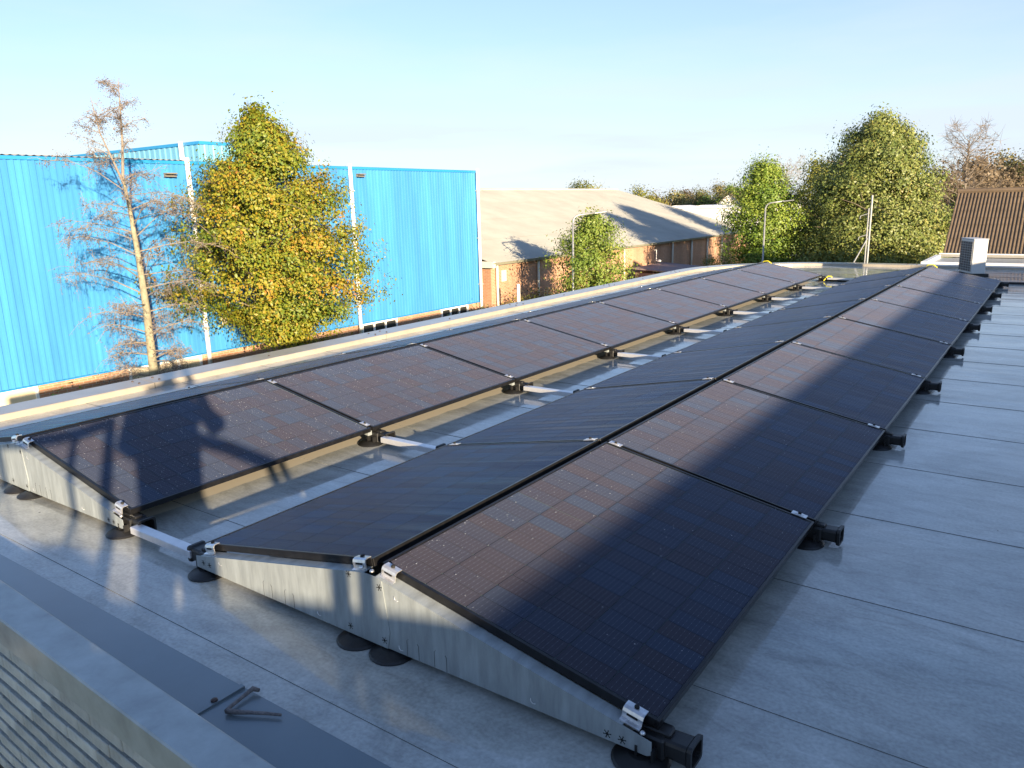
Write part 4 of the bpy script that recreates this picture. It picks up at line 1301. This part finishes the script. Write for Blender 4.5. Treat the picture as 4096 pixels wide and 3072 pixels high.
leafy('small_tree', 'small green tree beside the street lamp before the brick hall', 'tree', (-14.6, 27.3, GZ), 0.85, t3, 180, 150, .095, L_SML, 23, .10, -2.9, core=.25, spread=.30, noise_amt=.28, nlimb=22, sprigs=40)
def tg(t):
    pts = [(0, 1.3), (.25, 1.85), (.5, 1.85), (.75, 1.4), (.9, .85), (1, .3)]
    for (a, ra), (b, rb) in zip(pts[:-1], pts[1:]):
        if t <= b: return ra + (rb - ra) * (t - a) / (b - a)
    return .2
leafy('green_tree', 'bright green rounded tree behind the second street lamp', 'tree', (-11.15, 39.75, GZ), 3.05, tg, 240, 170, .11, L_GRN, 31, .15, -1.7, core=.3, spread=.34, noise_amt=.16, sprigs=40)
leafy('yellowing_tree', 'yellowing tree half hidden between the green tree and the big tree', 'tree', (-11.4, 51.5, GZ), 3.3, tg, 170, 120, .14, L_OLV, 37, .15, -2.0, core=.3, spread=.42, noise_amt=.16)
def tb(t):
    pts = [(0, 3.7), (.12, 4.1), (.27, 4.1), (.42, 3.6), (.55, 3.1), (.72, 2.45), (.86, 1.75), (.95, 1.05), (1, .4)]
    for (a, ra), (b, rb) in zip(pts[:-1], pts[1:]):
        if t <= b: return ra + (rb - ra) * (t - a) / (b - a)
    return .2
leafy('lime_tree', 'big dense olive green tree rising behind the far roof edge', 'tree', (-6.05, 41.2, GZ), 4.65, tb, 1100, 130, .12, L_BIG, 41, .26, -2.6, core=.42, spread=.34, noise_amt=.07, nlimb=30, sprigs=120)

# bare alder with cones, lit yellow on its trunk
def alder():
    rs = np.random.default_rng(77)
    base = Vector((-16.15, 8.15, GZ)); root = empty('bare_alder', base)
    tag(root, 'slender leafless tree with hanging cones at the left before the blue hall', 'tree')
    tk = [base, base + Vector((0, .02, 1.5)), base + Vector((.0, .05, 3.0)), base + Vector((0, .02, 4.4)), base + Vector((0, -.04, 5.5)), base + Vector((0, -.10, 6.1))]
    f1 = [tk[-1], tk[-1] + Vector((0, .10, .8)), tk[-1] + Vector((0, .16, 1.6)), tk[-1] + Vector((0, .20, 2.2))]
    f2 = [tk[-1] + Vector((0, 0, -.1)), tk[-1] + Vector((.05, -.22, .45)), tk[-1] + Vector((.05, -.42, 1.0)), tk[-1] + Vector((.02, -.50, 1.75))]
    t_ = MB(); t_.tube(tk, [.125, .108, .088, .064, .044, .032], 12)
    child(t_, 'trunk', BARK_Y, root, True)
    br = MB(); tw = []; cones = []
    br.tube(f1, [.036, .026, .016, .006], 7); br.tube(f2, [.030, .022, .014, .005], 7)
    def twigs(pts, n, ls):
        for _ in range(n):
            k = rs.integers(0, len(pts) - 1); p = pts[k].lerp(pts[k + 1], rs.random())
            d = Vector((rs.normal(), rs.normal(), rs.normal() * .7 - .15)).normalized()
            l = ls * (.5 + rs.random())
            a = p + d * l * .5; b = p + d * l + Vector((0, 0, -.22 * l))
            br.tube([p, a, b], [.0062, .0045, .0025], 3, cap=False)
            for _c in range(rs.integers(3, 8)):
                q = a.lerp(b, rs.random()) + Vector(rs.normal(size=3)) * .03
                cones.append(q)
            for _c in range(3):
                q = p.lerp(a, rs.random()); d2 = Vector((rs.normal(), rs.normal(), rs.normal() - .4)).normalized()
                e = q + d2 * l * .42
                br.tube([q, e], [.004, .0022], 3, cap=False)
                cones.append(e); cones.append(q.lerp(e, .7))
    H = tk[-1].z - base.z
    n = 44
    for i in range(n):
        t = .17 + .83 * (i + rs.random()) / n
        z = base.z + t * H
        kk = max(j for j in range(len(tk) - 1) if tk[j].z <= z) if z < tk[-1].z else len(tk) - 2
        p = tk[kk].lerp(tk[kk + 1], (z - tk[kk].z) / (tk[kk + 1].z - tk[kk].z))
        az = i * 2.4 + rs.normal() * .3
        R = (1.05 + .75 * math.sin(math.pi * min(1, (1 - t) * 1.25 + .12))) * (.75 + .4 * rs.random())
        d = Vector((math.cos(az), math.sin(az), 0))
        up = -.05 + .55 * t * rs.random() + .1
        pts = [p, p + d * R * .35 + Vector((0, 0, R * up * .55)), p + d * R * .7 + Vector((0, 0, R * up * .85)), p + d * R + Vector((0, 0, R * (up - .1)))]
        rb = .026 * (1 - t * .5)
        br.tube(pts, [rb, rb * .65, rb * .4, rb * .15], 5, cap=False)
        twigs(pts[1:], 13, .42)
    for fk in (f1, f2):
        for i in range(9):
            k = rs.integers(0, 3); p = fk[k].lerp(fk[k + 1], rs.random())
            az = rs.random() * 6.28; R = .35 + .45 * rs.random()
            d = Vector((math.cos(az), math.sin(az), .5))
            pts = [p, p + d * R * .5, p + d * R + Vector((0, 0, -.08))]
            br.tube(pts, [.011, .008, .004], 4, cap=False)
            twigs(pts, 7, .30)
        twigs(fk, 8, .3)
    child(br, 'branches', mat('alder_twigs', (0.215, 0.18, 0.145), 0.85, noise=(20, .3)), root)
    P = np.array([tuple(c) for c in cones])
    m_ = len(P)
    P2 = np.repeat(P, 2, axis=0) + rs.normal(size=(m_ * 2, 3)) * .035
    V, F_, tt = leaves(P2, rs.normal(size=(m_ * 2, 3)), .020 + .018 * rs.random(m_ * 2), rs.random(m_ * 2), rs, .75)
    me = np_mesh('cones', V, F_, leaf_material('alder_cones', [(0, (.07, .055, .048)), (.5, (.15, .105, .08)), (1, (.26, .19, .13))], .8, .1), tt)
    o = link('cones', me, root); o.matrix_parent_inverse = Matrix.Translation(-base)
alder()

# leafless crown behind the big tree
def bare_tree(loc, top, width, seed, label, colr=(0.15, 0.125, 0.10), nl=30):
    rs = np.random.default_rng(seed)
    root = empty('bare_tree', loc); tag(root, label, 'tree')
    b_, ends = grow(rs, loc, (loc[0], loc[1], top), .22, nl, .38, lambda t: width * (1.15 - .8 * t), lambda t: .55 + .5 * t, sub=7)
    tw = MB()
    for e in ends:
        for _ in range(5):
            d = Vector((rs.normal(), rs.normal(), rs.normal() * .7 + .4)).normalized() * (.35 + .5 * rs.random())
            tw.tube([e, e + d], [.011, .004], 3, cap=False)
    child(b_, 'trunk', mat('bare_bark', colr, .9, noise=(5, .3)), root, True)
    child(tw, 'twigs', mat('bare_twigs', (colr[0] * 1.25, colr[1] * 1.15, colr[2]), .9), root)
bare_tree((-4.2, 62.0, GZ), 5.6, 2.7, 5, 'leafless tree showing right of the big olive green tree')
bare_tree((-30.5, 110.0, GZ), 5.5, 4.5, 6, 'pale leafless tree on the far skyline left of the green trees', (0.20, 0.17, 0.13))

# far skyline, one tree at a time
frs = np.random.default_rng(99)
def far_tree(px, dist, top, w, lm, label, seed):
    d = FW + RX * ((px - 1106) / 1657.2)
    d = Vector((d.x, d.y, 0)); d = d / (d.x * FW.x + d.y * FW.y) * math.sqrt(FW.x ** 2 + FW.y ** 2)
    p = Vector((CAM.x, CAM.y, 0)) + d * dist
    hgt = top - GZ
    pf = lambda t: w * (0.55 + .6 * math.sin(math.pi * min(1, t * .86 + .1)))
    leafy('far_tree', label, 'tree', (p.x, p.y, GZ), top, pf, 80, 90, w * .085, lm, seed, .22, GZ + hgt * .16, 'trees on the far skyline', core=.2, spread=w * .24, nlimb=10, noise_amt=.2)
far = [(1276, 118, 4.4, 3.3, L_OLV, 'lone rounded tree showing above the ridge of the brick hall'),
       (1384, 150, 3.2, 4.0, L_OLV, 'leftmost dark green tree right of the brick hall ridge'),
       (1418, 160, 1.6, 4.2, L_RED, 'low russet tree right of the leftmost far tree'),
       (1447, 160, 2.4, 4.5, L_FAR, 'pale green far tree above the hall roof edge'),
       (1478, 165, 2.4, 4.0, L_RED, 'russet far tree above the white building'),
       (1504, 150, 3.0, 3.0, L_FAR, 'narrow pointed far tree above the white building'),
       (1522, 150, 1.8, 4.0, L_GRN, 'low green far tree left of the far gabled house'),
       (1546, 150, 3.4, 3.4, L_FAR, 'greyish green far tree behind the far gabled house'),
       (1568, 140, 3.1, 2.6, L_GRN, 'dark conical far tree beside the bare skyline tree'),
       (1588, 140, 2.7, 4.2, L_FAR, 'dark far tree against the green tree edge'),
       (2062, 95, 4.6, 4.2, L_RED, 'russet tree above the left end of the brown roof'),
       (2098, 105, 4.9, 4.4, L_RED, 'brown tree behind the brown roof'),
       (2132, 110, 6.2, 4.4, L_FAR, 'greyish green rounded tree behind the brown roof'),
       (2168, 110, 5.2, 4.2, L_RED, 'low brownish tree behind the brown roof'),
       (2205, 105, 5.6, 4.2, L_OLV, 'olive tree at the right picture edge behind the brown roof'),
       (2020, 90, 3.2, 4.2, L_RED, 'russet tree peeping past the big tree above the brown roof corner')]
for i, (px, di, tp, w, lm, lb) in enumerate(far): far_tree(px, di, tp, w, lm, lb, 200 + i)

# shrubs and weeds before the brick hall
def bush(x, y, r, h, lm, label, seed, per=120, ncl=None):
    pf = lambda t: r * (0.75 + .5 * math.sin(math.pi * min(1, t * .7 + .25))) * (1 - .35 * t)
    leafy('shrub', label, 'shrub', (x, y, GZ), GZ + h, pf, ncl or int(26 * r + 8), per, .085, lm, seed, .05, GZ + .1, 'shrubs before the halls', core=.1, spread=.26, nlimb=12, noise_amt=.25)
shr = [(-18.0, 24.3, .7, 1.5, L_BUSH, 'reddish weeds at the right corner of the blue hall'),
       (-18.2, 26.6, .8, 1.7, L_BUSH, 'sparse weeds at the near corner of the brick hall'),
       (-18.0, 28.0, .8, 1.9, L_BUSH, 'leafy weeds between the white post and the brick hall corner'),
       (-17.6, 29.6, .9, 1.6, L_BUSH, 'weedy shrub left of the small tree'),
       (-17.0, 31.2, 1.0, 1.7, L_GRN, 'green shrub at the foot of the small tree'),
       (-16.8, 34.0, 1.0, 1.6, L_BUSH, 'shrub right of the small tree'),
       (-16.2, 36.6, .9, 1.75, L_BUSH, 'shrub left of the brown shed'),
       (-14.6, 38.6, 1.0, 1.7, L_GRN, 'light green shrub before the brown shed'),
       (-14.4, 41.6, 1.1, 1.8, L_BUSH, 'shrub hiding the right end of the brown shed'),
       (-15.5, 46.0, 1.5, 2.0, L_GRN, 'green shrub below the shadowed brick wall'),
       (-14.8, 50.0, 1.7, 2.3, L_GRN, 'wide green shrub left of the bright green tree'),
       (-11.9, 41.5, 1.4, 2.0, L_OLV, 'dark shrub at the foot of the bright green tree'),
       (-9.6, 41.0, 1.5, 2.1, L_GRN, 'dark hedge bush between the green tree and the big tree'),
       (-9.9, 35.0, 1.3, 1.9, L_GRN, 'low hedge bush right of the second street lamp'),
       (-17.9, 21.3, .5, .95, L_BUSH, 'thin weeds left of the rightmost cellar windows of the blue hall'),
       (-18.2, 20.7, .5, .95, L_BUSH, 'thin weeds between the two groups of dark cellar windows'),
       (-16.7, 13.4, 1.3, 1.75, L_OAK, 'suckers with autumn leaves at the foot of the orange tree'),
       (-17.4, 7.0, .8, 1.0, L_GRN, 'dark low weeds left of the bare tree before the brick plinth')]
for i, s in enumerate(shr): bush(*s, seed=400 + i)

# ------------------------------------------------------------------ houses at the right and far behind
ho = empty('brown_roof_house', (1.0, 28.0, GZ))
tag(ho, 'house with a brown ribbed roof and white gutter at the right picture edge', 'house')
M['brown_tile'] = mat('brown_ribbed_roof', (0.115, 0.082, 0.052), 0.75, noise=(2.5, 0.25))
M['house_wall'] = mat('pale_house_wall', (0.62, 0.58, 0.50), 0.8, noise=(2, 0.1))
HX0, HX1, HYE, HYR, HZE, HZR = -1.30, 12.0, 27.5, 29.9, -0.31, 1.66
b_ = MB(); b_.span((HX0 + .3, HYE + .35, GZ), (HX1, 32.1, HZE - .05)); child(b_, 'wall', M['house_wall'], ho)
pts = []; x = HX0
while x < HX1:
    for t in range(4): pts.append((x + .106 * t / 4, .024 * math.sin(math.pi * t / 2)))
    x += .106
ncourse = 9
for c in range(ncourse):
    f0, f1 = c / ncourse, (c + 1) / ncourse
    vs = []
    for (xx, d) in pts:
        vs += [(xx, HYE + (HYR - HYE) * f0, HZE + (HZR - HZE) * f0 + d + .012), (xx, HYE + (HYR - HYE) * (f1 + .006), HZE + (HZR - HZE) * (f1 + .006) + d)]
    o = MB().add(vs, [(2 * i, 2 * i + 2, 2 * i + 3, 2 * i + 1) for i in range(len(pts) - 1)])
    child(o, 'tile_course', M['brown_tile'], ho, True)
b_ = MB(); b_.add([(HX0, HYR, HZR), (HX1, HYR, HZR), (HX1, 32.4, HZE), (HX0, 32.4, HZE)], [(0, 1, 2, 3)]); child(b_, 'back_roof', M['brown_tile'], ho)
b_ = MB(); b_.tube([(HX0, HYR, HZR + .02), (HX1, HYR, HZR + .02)], .09, 8); child(b_, 'ridge', M['brown_tile'], ho)
g_ = MB(); g_.add([(HX0 + .25, HYE + .3, HZE - .1), (HX0 + .25, HYR, HZR - .12), (HX0 + .25, 32.1, HZE - .1), (HX0 + .25, 32.1, GZ), (HX0 + .25, HYE + .3, GZ)], [(0, 1, 2, 3, 4)]); child(g_, 'gable', M['house_wall'], ho)
b_ = MB(); b_.prism([(HYE - .14, HZE - .02), (HYE - .02, HZE - .12), (HYE + .05, HZE - .10), (HYE + .05, HZE - .0), (HYE - .10, HZE + .01)], 'x', HX0 - .1, HX1); child(b_, 'gutter', M['white_pipe'], ho)
an = empty('white_annex', (1.0, 25, GZ))
tag(an, 'low white flat-roofed annex before the brown roof house', 'annex')
b_ = MB(); b_.span((-1.35, 24.0, GZ), (8.0, 27.0, -0.55)); child(b_, 'wall', M['house_wall'], an)
b_ = MB(); b_.span((-1.45, 23.85, -0.56), (8.1, 24.0, -0.33)); b_.span((-1.45, 24.0, -0.559), (-1.30, 27.0, -0.331)); child(b_, 'fascia', M['white_pipe'], an)
b_ = MB(); b_.span((-1.30, 24.0, -0.50), (8.1, 27.0, -0.42)); child(b_, 'roof', M['cap'], an)

wb = empty('white_building', (-42, 110, GZ))
tag(wb, 'flat white factory building far behind the brick hall roof', 'building')
M['white_wall'] = mat('white_wall', (0.80, 0.80, 0.79), 0.7)
b_ = MB(); b_.span((-52, 108, GZ), (-33, 130, 0.30)); child(b_, 'wall', M['white_wall'], wb)
b_ = MB(); b_.span((-52.2, 107.8, 0.30), (-32.8, 130, 0.45)); child(b_, 'roof_edge', M['white_pipe'], wb)
for x in (-49, -44.5): 
    b_ = MB(); b_.prism([(x, .45), (x + 2.6, .45), (x + 2.4, .62), (x + 1.3, .75), (x + .2, .62)], 'y', 112, 118); child(b_, 'skylight', M['white_pipe'], wb)
gh = empty('far_house', (-42.5, 135, GZ))
tag(gh, 'tiny white gabled house with a chimney on the far skyline', 'house')
b_ = MB(); b_.prism([(-50.0, GZ), (-44.4, GZ), (-44.4, .1), (-47.2, 2.4), (-50.0, .1)], 'y', 134, 146); child(b_, 'wall', M['white_wall'], gh)
M['far_roof'] = mat('grey_brown_roof', (0.17, 0.14, 0.125), .8)
b_ = MB(); b_.add([(-44.2, 133.7, .0), (-44.2, 146.3, .0), (-47.2, 146.3, 2.55), (-47.2, 133.7, 2.55)], [(0, 1, 2, 3)]); b_.add([(-50.2, 133.7, .0), (-50.2, 146.3, .0), (-47.2, 146.3, 2.551), (-47.2, 133.7, 2.551)], [(3, 2, 1, 0)]); ro = child(b_, 'roof', M['far_roof'], gh)
b_ = MB(); b_.span((-46.9, 137, 1.9), (-46.1, 138, 3.3)); o = b_.build('chimney', M['house_wall'], ro)

# ------------------------------------------------------------------ lift platform and the person on it, behind the lens (their shadow falls on the panels)
HF = Vector((-0.8616, 0.5075, 0)); HU = Vector((0.5075, 0.8616, 0))
def pl(u, s, w):
    """u across the sun's direction, s metres towards the sun from the camera, w apparent height"""
    p = Vector((CAM.x, CAM.y, 0)) + HU * u - HF * s
    return Vector((p.x, p.y, w + s * math.tan(SUN_EL)))
lift = empty('work_platform', tuple(pl(0.1, .8, 0) * 1))
lift.location = (lift.location.x, lift.location.y, -0.03)
tag(lift, 'tubular guard railing of the work platform behind the camera, seen only as shadow', 'work platform')
M['rail'] = mat('painted_rail', (0.55, 0.30, 0.04), .5, noise=(8, .15))
S0 = .62
def rail(name, pts, r):
    b_ = MB(); b_.tube(pts, r, 10); child(b_, name, M['rail'], lift, True)
rail('top_rail', [pl(-1.4, S0, 1.20), pl(-.60, S0, 1.235), pl(-.43, S0, 1.275)], .036)
rail('post', [pl(-.43, S0, 1.30), pl(-.43, S0, -.10)], .033)
rail('post', [pl(-.615, S0, 1.22), pl(-.615, S0, -.10)], .022)
rail('post', [pl(-1.06, S0, 1.22), pl(-1.06, S0, -.10)], .03)
rail('sloping_rail', [pl(-.05, S0, 1.16), pl(.22, S0, 1.055), pl(.47, S0, .93)], .040)
rail('post', [pl(.47, S0, .95), pl(.47, S0, -.10)], .030)
rail('post', [pl(.545, S0, .95), pl(.545, S0, -.10)], .026)
b_ = MB()
prf = [(-1.7, -.15), (1.6, -.15), (1.6, .50), (.0, .57), (-.40, .62), (-.45, .69), (-.60, .75), (-1.7, .79)]
fr_ = [pl(u, S0 + .05, w) for u, w in prf]; bk_ = [pl(u, S0 + .07, w) for u, w in prf]
n_ = len(prf)
b_.add(fr_ + bk_, [tuple(range(n_)), tuple(range(n_, 2 * n_))[::-1]] + [(k, k + n_, (k + 1) % n_ + n_, (k + 1) % n_) for k in range(n_)])
child(b_, 'infill_panel', M['rail'], lift)
b_ = MB()
q0 = pl(0.1, .75, 0)
Mx = Matrix(((HU.x, -HF.x, 0), (HU.y, -HF.y, 0), (0, 0, 1)))
b_.box((q0.x, q0.y, -.06), (2.4, 1.2, .06), Mx)
child(b_, 'platform_floor', M['galv2'], lift)
b_ = MB(); b_.box((q0.x + .3, q0.y - .3, (GZ - .09) / 2), (.5, .5, -GZ - .12), Mx); child(b_, 'scissor_column', M['galv2'], lift)

def person():
    b_ = MB()
    s = .40
    P = lambda u, ss, z: Vector((*(Vector((CAM.x, CAM.y, 0)) + HU * u - HF * ss).xy, z))
    dz = s * math.tan(SUN_EL)
    # legs, trunk, neck, head, arms: overlapping tapered volumes fused into one skin below
    for sg in (-1, 1):
        b_.tube([P(-.11 + sg * .10, s, -.02), P(-.11 + sg * .10, s, .08), P(-.11 + sg * .10, s - .02, .48), P(-.11 + sg * .085, s, .86)], [.055, .052, .068, .095], 12)
        b_.tube([P(-.11 + sg * .10, s + .06, .02), P(-.11 + sg * .11, s - .16, .015)], [.045, .04], 10)
    b_.tube([P(-.11, s, .80), P(-.11, s, .95), P(-.11, s, 1.12), P(-.11, s, 1.32), P(-.11, s, 1.42)], [.17, .165, .185, .195, .10], 14)
    b_.tube([P(-.28, s, 1.385), P(-.11, s, 1.43), P(.06, s, 1.385)], [.085, .09, .085], 12)
    b_.tube([P(-.11, s, 1.40), P(-.10, s - .01, 1.52)], [.062, .058], 10)
    b_.lathe([(.03, -.125), (.06, -.10), (.078, -.03), (.082, .03), (.07, .09), (.035, .125)], 14, P(-.10, s - .03, 1.635))
    b_.tube([P(-.10, s - .10, 1.625), P(-.10, s - .135, 1.60)], [.018, .012], 6)      # nose
    for sg in (-1, 1): b_.tube([P(-.10 + sg * .075, s - .02, 1.62), P(-.10 + sg * .092, s - .01, 1.645)], [.02, .014], 6)
    # both forearms raised to the camera
    b_.tube([P(.08, s, 1.37), P(.20, s - .06, 1.24), P(.165, s - .18, 1.21)], [.062, .055, .05], 10)
    b_.tube([P(.165, s - .18, 1.21), P(.12, s - .26, 1.38), P(.06, s - .31, 1.54)], [.05, .042, .034], 10)
    b_.tube([P(-.30, s, 1.37), P(-.34, s - .05, 1.20), P(-.28, s - .14, 1.15)], [.062, .055, .05], 10)
    b_.tube([P(-.28, s - .14, 1.15), P(-.16, s - .26, 1.36), P(-.06, s - .31, 1.53)], [.05, .042, .034], 10)
    for sg in (-1, 1):
        hx = .06 * sg
        b_.tube([P(hx, s - .31, 1.53), P(hx * 1.1, s - .33, 1.60)], [.036, .034], 8)
        for f in range(4): b_.tube([P(hx * 1.25, s - .30 - f * .006, 1.56 + f * .016), P(hx * 1.0, s - .345, 1.565 + f * .016), P(hx * .55, s - .35, 1.567 + f * .016)], [.010, .009, .008], 6)
        b_.tube([P(hx * .9, s - .30, 1.55), P(hx * .5, s - .31, 1.575)], [.012, .009], 6)
    me = b_.mesh('person', mat('dark_work_clothes', (0.03, 0.035, 0.05), .8), True)
    o = link('person', me)
    rm = o.modifiers.new('skin', 'REMESH'); rm.mode = 'VOXEL'; rm.voxel_size = .012; rm.use_smooth_shade = True
    tag(o, 'person in dark work clothes holding a camera, seen only as a shadow on the panels', 'person')
person()
